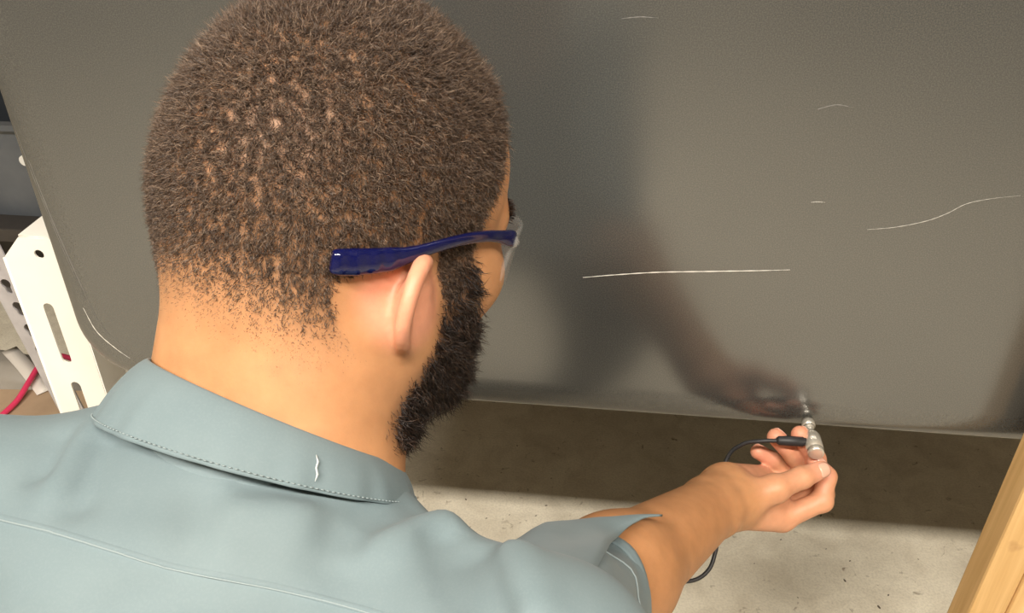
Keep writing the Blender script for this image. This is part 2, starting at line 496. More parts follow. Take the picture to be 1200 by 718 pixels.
# small dark chips and crumbs on the concrete
M_chip = mat('dark_chips', (0.11, 0.085, 0.06), 0.8)
bm = bmesh.new()
spots = [(962, 604, 5), (996, 657, 4), (990, 680, 6), (1030, 711, 7), (1041, 697, 4), (968, 643, 3), (915, 632, 4), (546, 585, 5), (640, 592, 5), (628, 604, 4), (570, 607, 4), (597, 603, 3), (884, 660, 3), (677, 623, 4), (606, 522, 4), (672, 494, 3), (1076, 655, 3), (935, 700, 3)]
for x_, y_, s_ in spots:
    c = PZ(x_, y_, 0.0); r_ = s_ * 0.00062; a0 = random.uniform(0, 6.28)
    ring = [(c[0] + r_ * math.cos(a0) * math.cos(k * math.pi / 3) * 1.0 - 0.5 * r_ * math.sin(a0) * math.sin(k * math.pi / 3), c[1] + r_ * math.sin(a0) * math.cos(k * math.pi / 3) + 0.5 * r_ * math.cos(a0) * math.sin(k * math.pi / 3)) for k in range(6)]
    lo_r = [bm.verts.new((a, b, 0.0)) for a, b in ring]
    tp_ = bm.verts.new((c[0], c[1], r_ * 0.45))
    for k in range(6): bm.faces.new((lo_r[k], lo_r[(k + 1) % 6], tp_))
tag(finish(bm, 'floor_debris', M_chip), 'scattered small dark chips on the pale concrete floor', 'debris', kind='stuff')

# ------------------------------------------------------------------ implicit surfaces -> mesh
def smin(a, b, k):
    h = np.maximum(k - np.abs(a - b), 0) / k
    return np.minimum(a, b) - h * h * k * 0.25
def smax(a, b, k): return -smin(-a, -b, k)
def ell(p, c, r):
    q = p - np.asarray(c); r = np.asarray(r, float)
    q = q.astype(np.float32); a_ = q / r.astype(np.float32); b_ = a_ / r.astype(np.float32)
    k0 = np.sqrt(np.einsum('ij,ij->i', a_, a_)); k1 = np.sqrt(np.einsum('ij,ij->i', b_, b_))
    return k0 * (k0 - 1) / np.maximum(k1, 1e-9)
def sph(p, c, r):
    q = p - np.asarray(c, np.float32); return np.sqrt(np.einsum('ij,ij->i', q, q)) - np.float32(r)
def cone(p, a, b, ra, rb):
    a = np.asarray(a, np.float32); d = np.asarray(b, np.float32) - a
    q = p - a
    t_ = q @ (d / (d @ d)); np.minimum(t_, 1, out=t_); np.maximum(t_, 0, out=t_)
    q = q - t_[:, None] * d
    return np.sqrt(np.einsum('ij,ij->i', q, q)) - (np.float32(ra) + np.float32(rb - ra) * t_)
def loc(p, o, ax): return (p - np.asarray(o).astype(p.dtype)) @ np.array(ax).T.astype(p.dtype)
def norm(v): v = np.asarray(v, float); return v / np.linalg.norm(v)

def mesh_sdf(f, lo, hi, h, B=14, newton=1):
    lo = np.asarray(lo, float); nb = np.ceil((np.asarray(hi) - lo) / (B * h)).astype(int)
    bi = np.stack(np.meshgrid(*[np.arange(n) for n in nb], indexing='ij'), -1).reshape(-1, 3)
    cen = (lo + (bi + 0.5) * B * h).astype(np.float32)
    keep = np.abs(f(cen)) < B * h * 0.87 * 1.03 + 0.004
    bi = bi[keep]
    NX, NY, NZ = (nb * B + 2)
    g = np.arange(-1, B + 1)                     # one layer of cells before the block
    pid = np.arange(-1, B + 2)
    L = np.stack(np.meshgrid(pid, pid, pid, indexing='ij'), -1).reshape(-1, 3)
    n = B + 3
    ids, pos, quads = [], [], []
    for b in bi:
        P_ = (lo + (b * B + L) * h).astype(np.float32)
        D = f(P_).reshape(n, n, n)
        s = D < 0
        if s.all() or not s.any(): continue
        m = n - 1
        corners = [s[i:i + m, j:j + m, k:k + m] for i in (0, 1) for j in (0, 1) for k in (0, 1)]
        cnt = sum(c.astype(np.int8) for c in corners)
        act = np.argwhere((cnt > 0) & (cnt < 8))
        if len(act) == 0: continue
        acc = np.zeros((len(act), 3)); num = np.zeros(len(act))
        for ax in range(3):
            for u_ in (0, 1):
                for v_ in (0, 1):
                    o0 = np.zeros(3, int); oth = [q for q in range(3) if q != ax]
                    o0[oth[0]] = u_; o0[oth[1]] = v_
                    o1 = o0.copy(); o1[ax] = 1
                    i0 = act + o0; i1 = act + o1
                    d0 = D[i0[:, 0], i0[:, 1], i0[:, 2]]; d1 = D[i1[:, 0], i1[:, 1], i1[:, 2]]
                    cr = (d0 < 0) != (d1 < 0)
                    tt = np.where(cr, d0 / np.where(cr, d0 - d1, 1), 0)
                    pt = act + o0 + 0.0; pt[:, ax] += tt
                    acc += pt * cr[:, None]; num += cr
        vp = lo + (b * B + acc / num[:, None] - 1) * h
        gi = act - 1 + b * B + 1
        cid = (gi[:, 0] * NY + gi[:, 1]) * NZ + gi[:, 2]
        for _ in range(newton):
            e = h * 0.4
            nv = len(vp)
            ff = f(np.concatenate([vp] + [vp + e * np.eye(3)[a] for a in range(3)]).astype(np.float32)).astype(float)
            d = ff[:nv]; G = np.stack([ff[nv * (a + 1):nv * (a + 2)] - d for a in range(3)], 1) / e
            st = (d / np.maximum((G * G).sum(1), 0.3))[:, None] * G
            ln = np.linalg.norm(st, axis=1, keepdims=True)
            vp = vp - st * np.minimum(1, h * 0.6 / np.maximum(ln, 1e-9))
        ids.append(cid); pos.append(vp)
        for ax in range(3):
            oth = [q for q in range(3) if q != ax]
            sl0 = [slice(1, B + 1)] * 3; sl1 = list(sl0); sl1[ax] = slice(2, B + 2)
            a0, a1 = s[tuple(sl0)], s[tuple(sl1)]
            for flip, cond in ((False, a0 & ~a1), (True, ~a0 & a1)):
                e_ = np.argwhere(cond)
                if len(e_) == 0: continue
                gi = e_ + b * B + 1
                q = []
                for du, dv in ((-1, -1), (0, -1), (0, 0), (-1, 0)):
                    c = gi.copy(); c[:, oth[0]] += du; c[:, oth[1]] += dv
                    q.append((c[:, 0] * NY + c[:, 1]) * NZ + c[:, 2])
                q = np.stack(q, 1)
                if flip != (ax == 1): q = q[:, ::-1]
                quads.append(q)
    ids = np.concatenate(ids); pos = np.concatenate(pos); quads = np.concatenate(quads)
    uid, first = np.unique(ids, return_index=True)
    vv = pos[first]
    ix = np.searchsorted(uid, quads); ix = np.clip(ix, 0, len(uid) - 1)
    ok = (uid[ix] == quads).all(1)
    return vv, ix[ok]

def np_mesh(name, vv, quads, m, parent=None, smooth=True):
    me = bpy.data.meshes.new(name)
    k = quads.shape[1]
    me.vertices.add(len(vv)); me.vertices.foreach_set('co', vv.astype(np.float32).ravel())
    me.loops.add(quads.size); me.loops.foreach_set('vertex_index', quads.astype(np.int32).ravel())
    me.polygons.add(len(quads)); me.polygons.foreach_set('loop_start', np.arange(0, quads.size, k, dtype=np.int32))
    me.update(calc_edges=True); me.validate()
    if smooth: me.polygons.foreach_set('use_smooth', np.ones(len(me.polygons), bool))
    me.materials.append(m)
    return link(bpy.data.objects.new(name, me), parent)

def set_color(me, arr, name='tint'):
    at = me.color_attributes.new(name, 'FLOAT_COLOR', 'POINT')
    c = np.ones((len(me.vertices), 4), np.float32); c[:, :arr.shape[1]] = arr
    at.data.foreach_set('color', c.ravel())

class Waves:
    """smooth vector noise: a sum of random sine waves"""
    def __init__(s, wavelength, n=10, seed=0):
        n = n * 3 if n > 12 else n
        r = np.random.default_rng(seed)
        d = r.normal(size=(n, 3)); d /= np.linalg.norm(d, axis=1, keepdims=True)
        s.k = d * (2 * math.pi / (wavelength * r.uniform(0.7, 1.5, (n, 1))))
        s.ph = r.uniform(0, 6.28, n); s.a = r.normal(size=(n, 3)) / math.sqrt(n) * 1.4
    def __call__(s, p): return np.sin(p @ s.k.T + s.ph) @ s.a

# ------------------------------------------------------------------ the man's skeleton
TH, PI_ = math.radians(40), math.radians(5)
HO = CC + V(-0.0925, 0.062, 0.468)                                        # centre of the skull
HF = norm(V(math.sin(TH) * math.cos(PI_), math.sin(PI_), math.cos(TH) * math.cos(PI_)))
HU = V(math.sin(math.radians(21)), math.cos(math.radians(21)), 0.0); HU = norm(HU - HF * (HU @ HF))
HR = np.cross(HF, HU)
HAX = (HR, HF, HU)
def H(x, y, z): return HO + x * HR + y * HF + z * HU                     # head frame: right, forward, up

SHR = CC + V(0.004, -0.168, 0.368)
SHL = CC + V(-0.300, -0.118, 0.430)
ELR = CC + V(0.036, -0.217, 0.605)
WRR = np.array((0.139, 0.616, 0.595))
NB = CC + V(-0.128, -0.085, 0.462)                                       # base of the neck
SM = (SHR + SHL) / 2
HIP = np.array((-0.18, -0.07, 0.46))
TU = norm(SM - HIP); TS = norm(SHR - SHL); TF = norm(np.cross(TU, TS)); TS = np.cross(TF, TU)
TAX = (TS, TF, TU)
ELL = SHL + np.array((-0.10, 0.06, -0.26)); WRL = ELL + np.array((0.06, 0.22, -0.08))

FING = {
 'thumb':  ([(0.156, 0.618, 0.593), (0.186, 0.622, 0.606), (0.213, 0.637, 0.609), (0.2345, 0.652, 0.6075)], (0.0155, 0.0120, 0.0106, 0.0088)),
 'index':  ([(0.202, 0.632, 0.556), (0.241, 0.646, 0.571), (0.2455, 0.662, 0.590), (0.233, 0.671, 0.6015)], (0.0118, 0.0100, 0.0092, 0.0080)),
 'middle': ([(0.207, 0.650, 0.550), (0.248, 0.668, 0.560), (0.238, 0.685, 0.592), (0.2185, 0.6905, 0.618)], (0.0120, 0.0104, 0.0099, 0.0090)),
 'ring':   ([(0.203, 0.667, 0.548), (0.240, 0.688, 0.556), (0.218, 0.6925, 0.587), (0.196, 0.6935, 0.610)], (0.0116, 0.0100, 0.0096, 0.0088)),
 'pinky':  ([(0.194, 0.683, 0.551), (0.220, 0.700, 0.556), (0.200, 0.7005, 0.572), (0.1825, 0.698, 0.584)], (0.0108, 0.0092, 0.0088, 0.0078)),
}

def near(p, c, r):
    """is any point of this batch within r of c (bounding test that lets far groups be skipped)"""
    if len(p) > 20000 or len(p) < 1: return True
    q = p[::5] - np.asarray(c, np.float32)
    return np.sqrt(np.einsum('ij,ij->i', q, q).min()) < r + 0.006
FAR = 9.0

def ear_sdf(q):
    """q in head frame with x mirrored so the ear is on +x"""
    o = np.array((0.0700, -0.001, -0.039)); a = math.radians(33)
    eu = norm((0.10, -0.12, 1.0)); eo = norm((math.sin(a), -math.cos(a), -0.10)); eo = norm(eo - eu * (eo @ eu)); en = np.cross(eo, eu)
    if en[0] < 0: en = -en
    ES = 0.76
    l = np.stack([(q - o) @ eo, (q - o) @ eu, (q - o) @ en], 1) / (ES * 1.38, ES, ES * 1.1)
    # bowl plate
    w_ = l.copy(); 
    rim = ((l[:, 0] - 0.015) / 0.017) ** 2 + ((l[:, 1] - 0.001) / 0.026) ** 2
    w_[:, 2] += 0.007 - 0.0075 * np.clip(rim, 0, 1.3)
    d = ell(w_, (0.014, 0.001, 0.0), (0.0185, 0.0285, 0.0036)) 
    pts = [(-0.002, 0.012, -0.003), (0.004, 0.026, 0.001), (0.014, 0.0325, 0.003), (0.0245, 0.028, 0.003), (0.031, 0.014, 0.002), (0.0315, -0.002, 0.001), (0.026, -0.017, 0.0), (0.016, -0.028, -0.001)]
    pts = catmull(pts, 3)
    hel = None
    for i in range(len(pts) - 1):
        r = 0.0046 - 0.0009 * (i / len(pts))
        c = cone(l, pts[i], pts[i + 1], r, r)
        hel = c if hel is None else smin(hel, c, 0.003)
    d = smin(d, hel, 0.004)
    d = smin(d, ell(l, (0.0085, -0.029, -0.001), (0.0095, 0.0105, 0.0046)), 0.006)     # lobe
    d = smin(d, cone(l, (0.020, 0.018, 0.000), (0.022, -0.012, 0.000), 0.0035, 0.0035), 0.004)  # antihelix
    d = smin(d, cone(l, (-0.001, 0.004, 0.001), (0.001, -0.008, 0.002), 0.0045, 0.0045), 0.004)    # tragus
    return d * ES

def core_sdf(p):
    q = loc(p, HO, HAX)
    m = q.copy(); m[:, 0] = np.abs(m[:, 0])
    d = ell(q, (0, -0.002, 0.014), (0.0735, 0.0925, 0.0915))
    d = smin(d, ell(q, (0, -0.041, -0.012), (0.062, 0.052, 0.060)), 0.03)
    d = smin(d, ell(q, (0, 0.042, 0.015), (0.064, 0.052, 0.062)), 0.02)
    d = smin(d, ell(q, (0, 0.040, -0.050), (0.060, 0.052, 0.066)), 0.025)
    d = smin(d, ell(m, (0.046, 0.052, -0.038), (0.021, 0.030, 0.022)), 0.02)           # cheekbones
    d = smin(d, cone(m, (0.053, 0.004, -0.070), (0.018, 0.076, -0.111), 0.017, 0.015), 0.03)   # jaw
    d = smin(d, ell(q, (0, 0.080, -0.112), (0.022, 0.016, 0.017)), 0.02)               # chin
    d = smin(d, ell(q, (0, 0.060, -0.080), (0.042, 0.032, 0.036)), 0.02)
    d = smin(d, ell(q, (0, 0.042, -0.108), (0.042, 0.042, 0.024)), 0.02)               # under the chin
    d = smin(d, cone(m, (0.010, 0.090, -0.004), (0.046, 0.074, -0.003), 0.009, 0.008), 0.012)  # brow
    ey = np.array((0.0315, 0.092, -0.020))
    d = smax(d, -ell(m, ey + (0, 0.004, 0), (0.018, 0.013, 0.0125)), 0.012)
    d = smin(d, smax(sph(m, ey + (0, -0.0135, -0.001), 0.0130), -ell(m, ey + (0, 0, -0.003), (0.0125, 0.02, 0.0036)), 0.002), 0.003)   # lids, half lowered
    d = smin(d, cone(q, (0, 0.093, -0.012), (0, 0.112, -0.049), 0.0075, 0.0095), 0.012)   # nose
    d = smin(d, ell(m, (0.012, 0.101, -0.052), (0.0075, 0.010, 0.0075)), 0.007)
    d = smin(d, cone(m, (0.0, 0.098, -0.076), (0.019, 0.090, -0.078), 0.0055, 0.0035), 0.006)
    d = smin(d, cone(m, (0.0, 0.097, -0.085), (0.016, 0.090, -0.084), 0.0065, 0.004), 0.006)
    d = smax(d, -cone(m, (0.0, 0.106, -0.0805), (0.022, 0.095, -0.0815), 0.0016, 0.001), 0.003)
    return d

def neck_sdf(p):
    d = cone(p, H(0, -0.020, -0.045), NB, 0.057, 0.061)
    d = smin(d, cone(p, H(0.024, -0.048, -0.055), NB + 0.03 * TS - 0.01 * TF, 0.030, 0.034), 0.03)
    d = smin(d, cone(p, H(-0.024, -0.048, -0.055), NB - 0.03 * TS - 0.01 * TF, 0.030, 0.034), 0.03)
    d = smin(d, cone(p, H(0.060, -0.012, -0.052), NB + 0.030 * TS + 0.055 * TF, 0.016, 0.018), 0.03)
    d = smin(d, cone(p, H(-0.060, -0.012, -0.052), NB - 0.030 * TS + 0.055 * TF, 0.016, 0.018), 0.03)
    return d

def hand_sdf(p):
    F_ = {k: ([np.array(a) for a in j], r) for k, (j, r) in FING.items()}
    palm = None
    for k in ('index', 'middle', 'ring', 'pinky'):
        j, r = F_[k]
        wr = WRR + {'index': (0.006, -0.008, -0.012), 'middle': (0.006, 0.003, -0.012), 'ring': (0.003, 0.014, -0.008), 'pinky': (-0.002, 0.022, -0.002)}[k]
        c = cone(p, wr, j[0], 0.0150, r[0] + 0.0012)
        palm = c if palm is None else smin(palm, c, 0.016)
    palm = smin(palm, cone(p, WRR + np.array((0.008, -0.006, 0.0)), F_['thumb'][0][1], 0.0175, 0.0130), 0.016)     # thenar
    palm = smin(palm, cone(p, (0.176, 0.634, 0.583), (0.192, 0.645, 0.570), 0.016, 0.013), 0.014)
    palm = smin(palm, cone(p, WRR + np.array((0.008, 0.022, 0.002)), (0.185, 0.682, 0.563), 0.0155, 0.012), 0.014)  # hypothenar
    d = palm
    for k, (j, r) in F_.items():
        f_ = cone(p, j[0], j[1], r[0], r[1])
        f_ = smin(f_, cone(p, j[1], j[2], r[1], r[2]), 0.004)
        f_ = smin(f_, cone(p, j[2], j[3], r[2], r[3]), 0.004)
        f_ = smin(f_, sph(p, j[1], r[1] + 0.0006), 0.004)
        d = smin(d, f_, 0.0045 if k != 'thumb' else 0.006)
    return d

def arm_sdf(p, S, E, W, flat):
    d = cone(p, S, E, 0.050, 0.042)
    a = norm(W - E)
    d = smin(d, cone(p, E, E + 0.07 * a * 1.0, 0.041, 0.043), 0.03)
    d = smin(d, cone(p, E + 0.07 * a, W, 0.043, 0.0255), 0.03)
    d = smin(d, cone(p, W - 0.03 * a + flat * 0.008, W + 0.004 * a + flat * 0.009, 0.0215, 0.0205), 0.012)
    d = smin(d, cone(p, W - 0.03 * a - flat * 0.008, W + 0.004 * a - flat * 0.009, 0.0215, 0.0205), 0.012)
    return d

def torso_sdf(p):
    q = loc(p, SM, TAX)
    d = ell(q, (0, 0.030, -0.09), (0.145, 0.085, 0.15))
    d = smin(d, cone(p, NB - 0.045 * TU, SHR, 0.030, 0.040), 0.04)
    return smin(d, cone(p, NB - 0.02 * TU, SHL, 0.042, 0.040), 0.05)

FLAT_R = norm(np.cross(norm(WRR - ELR), (0.1, 0.0, 1.0)))
HNDL = WRL + np.array((0.05, 0.07, -0.02))
def body_sdf(p):
    d = np.full(len(p), FAR)
    hd_ = near(p, HO + (0, 0, -0.02), 0.19)
    if hd_: d = core_sdf(p)
    if near(p, (NB + HO) / 2, 0.2): d = smin(d, neck_sdf(p), 0.022)
    if hd_:
        m = loc(p, HO, HAX); m[:, 0] = np.abs(m[:, 0])
        e_ = np.linalg.norm(m - np.array((0.082, -0.012, -0.036), np.float32), axis=1) < 0.055
        if e_.any(): d[e_] = smin(d[e_], ear_sdf(m[e_]).astype(d.dtype), 0.004)
    if near(p, SM - 0.06 * TU, 0.26): d = smin(d, torso_sdf(p), 0.03)
    if near(p, (ELR + SHR) / 2, 0.26) or near(p, (ELR + WRR) / 2, 0.24): d = smin(d, arm_sdf(p, SHR, ELR, WRR, FLAT_R), 0.03)
    if near(p, (0.195, 0.65, 0.58), 0.14): d = smin(d, hand_sdf(p), 0.014)
    if near(p, ELL, 0.42):
        d = smin(d, arm_sdf(p, SHL, ELL, WRL, np.array((1.0, 0, 0))), 0.03)
        d = smin(d, cone(p, WRL, HNDL, 0.024, 0.030), 0.02)
        for k in range(4):
            b_0 = HNDL + np.array((-0.03 + 0.02 * k, 0.015, 0.0)); 
            d = smin(d, cone(p, b_0, b_0 + np.array((0.004, 0.040, -0.012)), 0.0095, 0.0085), 0.005)
            d = smin(d, cone(p, b_0 + np.array((0.004, 0.040, -0.012)), b_0 + np.array((0.005, 0.060 + 0.004 * (k in (1, 2)), -0.040)), 0.0085, 0.007), 0.005)
        d = smin(d, cone(p, HNDL + np.array((0.02, -0.03, 0)), HNDL + np.array((0.055, 0.015, -0.02)), 0.013, 0.010), 0.01)
    return d

M_skin = mat('skin', (0.56, 0.30, 0.16), 0.48, 0.0, 0.4)
t = NT(M_skin)
at = t.add('ShaderNodeAttribute', attribute_name='tint')
c1 = t.mix(1.0, at.outputs['Color'], t.ramp(t.noise(55, 5, 0.6), [(0.3, (0.88, 0.85, 0.83)), (0.7, (1.08, 1.06, 1.05))]), 'MULTIPLY')
t.base(c1)
t.b.inputs['Subsurface Weight'].default_value = 0.18
t.b.inputs['Subsurface Radius'].default_value = (1.0, 0.35, 0.18)
t.b.inputs['Subsurface Scale'].default_value = 0.004
t.bump(t.noise(700, 4, 0.6), 0.18, 0.0006)

import time as _time
_t0 = _time.time()
bv, bq = mesh_sdf(body_sdf, (-0.62, -0.02, 0.42), (0.30, 0.78, 1.20), 0.0022)
print('BODY', len(bv), len(bq), _time.time() - _t0)
person = np_mesh('person', bv, bq, M_skin)
tag(person, 'man in grey-green work shirt crouching and reaching a probe to the tank', 'person')
# skin tone by region: pinker ears, palm and fingertips, stubble-dark scalp under the hair
BQ = loc(bv, HO, HAX)
tone = np.tile(np.array((0.485, 0.242, 0.112)), (len(bv), 1))
def blend(mask, col):
    global tone
    tone = tone * (1 - mask[:, None]) + np.array(col) * mask[:, None]
def sstep(a, b, x):
    t_ = np.clip((x - a) / (b - a), 0, 1); return t_ * t_ * (3 - 2 * t_)
dE = np.linalg.norm(np.stack([np.abs(BQ[:, 0]), BQ[:, 1], BQ[:, 2]], 1) - (0.085, -0.014, -0.030), axis=1)
blend(0.75 * sstep(0.040, 0.024, dE) * sstep(0.0005, 0.004, core_sdf(bv.astype(np.float32))), (0.74, 0.33, 0.22))
HW = np.linalg.norm(bv - np.array((0.20, 0.655, 0.58)), axis=1)
blend(0.8 * sstep(0.075, 0.045, HW), (0.58, 0.285, 0.17))
tipd = np.min([np.linalg.norm(bv - np.array(j[3]), axis=1) for j, r in FING.values()], axis=0)
blend(0.7 * sstep(0.028, 0.012, tipd), (0.72, 0.32, 0.215))
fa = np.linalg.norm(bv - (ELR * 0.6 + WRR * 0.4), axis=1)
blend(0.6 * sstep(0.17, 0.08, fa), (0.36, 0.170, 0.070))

# ------------------------------------------------------------------ hair
def interp(x, xs, ys): return np.interp(x, xs, ys)
def hair_fields(q):
    """density 0..1 and length in metres of scalp hair at head-frame points"""
    x, y, z = np.abs(q[:, 0]), q[:, 1], q[:, 2]
    az = np.degrees(np.arctan2(x, -y))                           # 0 at the back of the head, 90 at the side
    zlow = interp(az, [0, 25, 45, 60, 72, 82, 96, 104, 112], [-0.044, -0.050, -0.060, -0.056, -0.038, -0.012, -0.012, -0.045, -0.045])
    yf = interp(z, [-0.05, -0.02, 0.0, 0.02, 0.045, 0.062, 0.075, 0.11], [0.030, 0.036, 0.041, 0.050, 0.058, 0.062, 0.067, 0.070])
    wob = 0.003 * np.sin(az * 0.9) + 0.002 * np.sin(az * 2.3 + 1)
    low = sstep(-0.026, 0.042, z - zlow + wob)
    low = np.where(az > 84, sstep(-0.003, 0.006, z - zlow), low)
    dens = low ** 1.25 * sstep(0.002, -0.005, y - yf)
    dens = np.where(EARMASK, 0, dens)
    length = interp(z, [-0.07, -0.04, -0.01, 0.03, 0.07, 0.1], [0.0024, 0.0034, 0.0046, 0.0064, 0.0080, 0.0085])
    length = length * (0.30 + 0.70 * low)
    return dens, length
def dE_f(q): return np.linalg.norm(np.stack([np.abs(q[:, 0]), q[:, 1], q[:, 2]], 1) - (0.087, -0.014, -0.030), axis=1)
def beard_fields(q):
    x, y, z = np.abs(q[:, 0]), q[:, 1], q[:, 2]
    yb = interp(z, [-0.16, -0.125, -0.10, -0.08, -0.06, -0.045, -0.02], [0.000, -0.016, -0.014, -0.002, 0.012, 0.018, 0.022])
    zc = interp(y, [0.0, 0.022, 0.040, 0.05, 0.065, 0.085, 0.10], [-0.02, -0.018, -0.020, -0.048, -0.064, -0.067, -0.064])
    d = sstep(-0.008, 0.014, y - yb) * sstep(0.003, -0.007, z - zc) * sstep(-0.008, 0.010, z - interp(y, [-0.02, 0.03, 0.07], [-0.112, -0.134, -0.146]))
    lips = (x < 0.024) & (z > -0.092) & (z < -0.0735) & (y > 0.08)
    d = np.where(lips, 0, d)
    return d, (0.004 + 0.005 * d) * (1 + 0.3 * sstep(-0.095, -0.115, z))
EARMASK = np.abs(core_sdf(bv.astype(np.float32))) > 0.0016
EARMASK &= (dE_f(BQ) < 0.045) & (np.abs(BQ[:, 0]) > 0.062)
hd, hl = hair_fields(BQ)
inhead = (np.linalg.norm(BQ - (0, 0.0, -0.01), axis=1) < 0.165)
hd = hd * inhead
bd, bl = beard_fields(BQ)
bd = bd * inhead
blend(0.62 * hd, (0.21, 0.125, 0.078))
blend(0.75 * bd, (0.10, 0.06, 0.042))
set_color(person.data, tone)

def strands(name, nmax, fields, m, seed, r0, tilt, flow, curl, clump_len, clump_amp, lenjit):
    r = np.random.default_rng(seed)
    tri = np.concatenate([bq[:, [0, 1, 2]], bq[:, [0, 2, 3]]])
    a, b, c = bv[tri[:, 0]], bv[tri[:, 1]], bv[tri[:, 2]]
    nn = np.cross(b - a, c - a); ar = np.linalg.norm(nn, axis=1) * 0.5
    de, le = fields
    wt = ar * de[tri].mean(1)
    pick = r.choice(len(tri), nmax, p=wt / wt.sum())
    u_, v_ = r.random(nmax), r.random(nmax)
    fl = u_ + v_ > 1; u_[fl] = 1 - u_[fl]; v_[fl] = 1 - v_[fl]
    root = a[pick] + (b[pick] - a[pick]) * u_[:, None] + (c[pick] - a[pick]) * v_[:, None]
    nrm = nn[pick] / np.maximum(np.linalg.norm(nn[pick], axis=1, keepdims=True), 1e-12)
    ln = le[tri[pick]].mean(1) * r.uniform(1 - lenjit, 1 + lenjit, nmax)
    fdir = flow(root)
    fdir = fdir - nrm * (fdir * nrm).sum(1, keepdims=True)
    w1 = Waves(clump_len, 14, seed + 1)(root) * clump_amp
    w2 = Waves(clump_len * 0.4, 14, seed + 2)(root) * clump_amp * 0.5
    d0 = nrm + fdir * tilt + w1 + w2 + r.normal(size=(nmax, 3)) * curl
    d0 /= np.linalg.norm(d0, axis=1, keepdims=True)
    # never grow into the skin
    under = (d0 * nrm).sum(1); d0 += nrm * np.maximum(0.22 - under, 0)[:, None]; d0 /= np.linalg.norm(d0, axis=1, keepdims=True)
    d1 = d0 + fdir * tilt * 0.8 + Waves(clump_len * 0.6, 14, seed + 3)(root) * clump_amp * 1.1 + r.normal(size=(nmax, 3)) * curl * 1.4
    d1 /= np.linalg.norm(d1, axis=1, keepdims=True)
    under = (d1 * nrm).sum(1); d1 += nrm * np.maximum(-0.05 - under, 0)[:, None]; d1 /= np.linalg.norm(d1, axis=1, keepdims=True)
    p0 = root - nrm * 0.0006
    p1 = root + d0 * (ln * 0.55)[:, None]
    p2 = p1 + d1 * (ln * 0.55)[:, None]
    s = np.cross(d0, r.normal(size=(nmax, 3))); s /= np.linalg.norm(s, axis=1, keepdims=True)
    t_ = np.cross(d0, s)
    vs = np.empty((nmax, 7, 3))
    rr = (r0 * (0.5 + 0.5 * sstep(0.0, 0.6, de[tri[pick]].mean(1))))[:, None]
    for k in range(3):
        an = k * 2 * math.pi / 3
        o_ = s * math.cos(an) + t_ * math.sin(an)
        vs[:, k] = p0 + o_ * rr; vs[:, 3 + k] = p1 + o_ * rr * 0.85
    vs[:, 6] = p2
    base = np.arange(nmax)[:, None] * 7
    F3 = []
    for k in range(3):
        k2 = (k + 1) % 3
        F3 += [base + [k, k2, 3 + k2], base + [k, 3 + k2, 3 + k], base + [3 + k, 3 + k2, 6]]
    F3 = np.concatenate(F3)
    o = np_mesh(name, vs.reshape(-1, 3), F3, m, person, True)
    cv = np.repeat(r.random(nmax), 7)
    set_color(o.data, np.stack([cv, cv, cv], 1))
    return o

def hair_mat(name, stops, rough):
    m = mat(name, stops[0][1], rough, 0, 0.5)
    q = NT(m); at_ = q.add('ShaderNodeAttribute', attribute_name='tint')
    q.base(q.ramp(at_.outputs['Fac'], stops))
    return m
M_hair = hair_mat('brown_hair', [(0.0, (0.035, 0.022, 0.015)), (0.5, (0.085, 0.054, 0.037)), (0.85, (0.17, 0.11, 0.075)), (1.0, (0.34, 0.24, 0.165))], 0.38)
M_beard = hair_mat('dark_beard_hair', [(0.0, (0.010, 0.006, 0.005)), (0.7, (0.028, 0.016, 0.012)), (1.0, (0.09, 0.05, 0.03))], 0.45)
def flow_down(p):
    q = loc(p, HO, HAX)
    d = -HU[None, :] + 0.0 * q[:, :1]
    top = sstep(0.05, 0.095, q[:, 2])[:, None]
    return d * (1 - top) + (HF[None, :] * 0.7 + HR[None, :] * 0.3) * top
hr = strands('hair', 125000, (hd, hl), M_hair, 21, 0.00014, 0.7, flow_down, 0.6, 0.0060, 0.62, 0.4)
tag(hr, 'short cropped brown hair faded at the nape', kind='stuff')
br = strands('beard', 15000, (bd, bl), M_beard, 41, 0.00022, 0.7, lambda p: -HU[None, :] + 0.3 * HF[None, :] + 0 * p, 0.45, 0.012, 0.6, 0.35)
tag(br, 'dark full beard along the jaw', kind='stuff')
# eyebrows
ebq = np.stack([np.abs(BQ[:, 0]), BQ[:, 1], BQ[:, 2]], 1)
ebd = sstep(0.006, 0.003, np.abs(ebq[:, 2] - (0.002 + 0.12 * (ebq[:, 0] - 0.012) - 2.2 * (np.maximum(ebq[:, 0] - 0.035, 0)) ** 1.0 * 0.15))) * (ebq[:, 0] > 0.010) * (ebq[:, 0] < 0.054) * (ebq[:, 1] > 0.055)
eb = strands('eyebrows', 900, (ebd, 0.006 * np.ones(len(bv))), M_beard, 61, 0.0002, 1.3, lambda p: np.sign(loc(p, HO, HAX)[:, :1]) * HR[None, :] - 0.3 * HF[None, :], 0.25, 0.02, 0.2, 0.3)
tag(eb, 'dark eyebrows', kind='stuff')
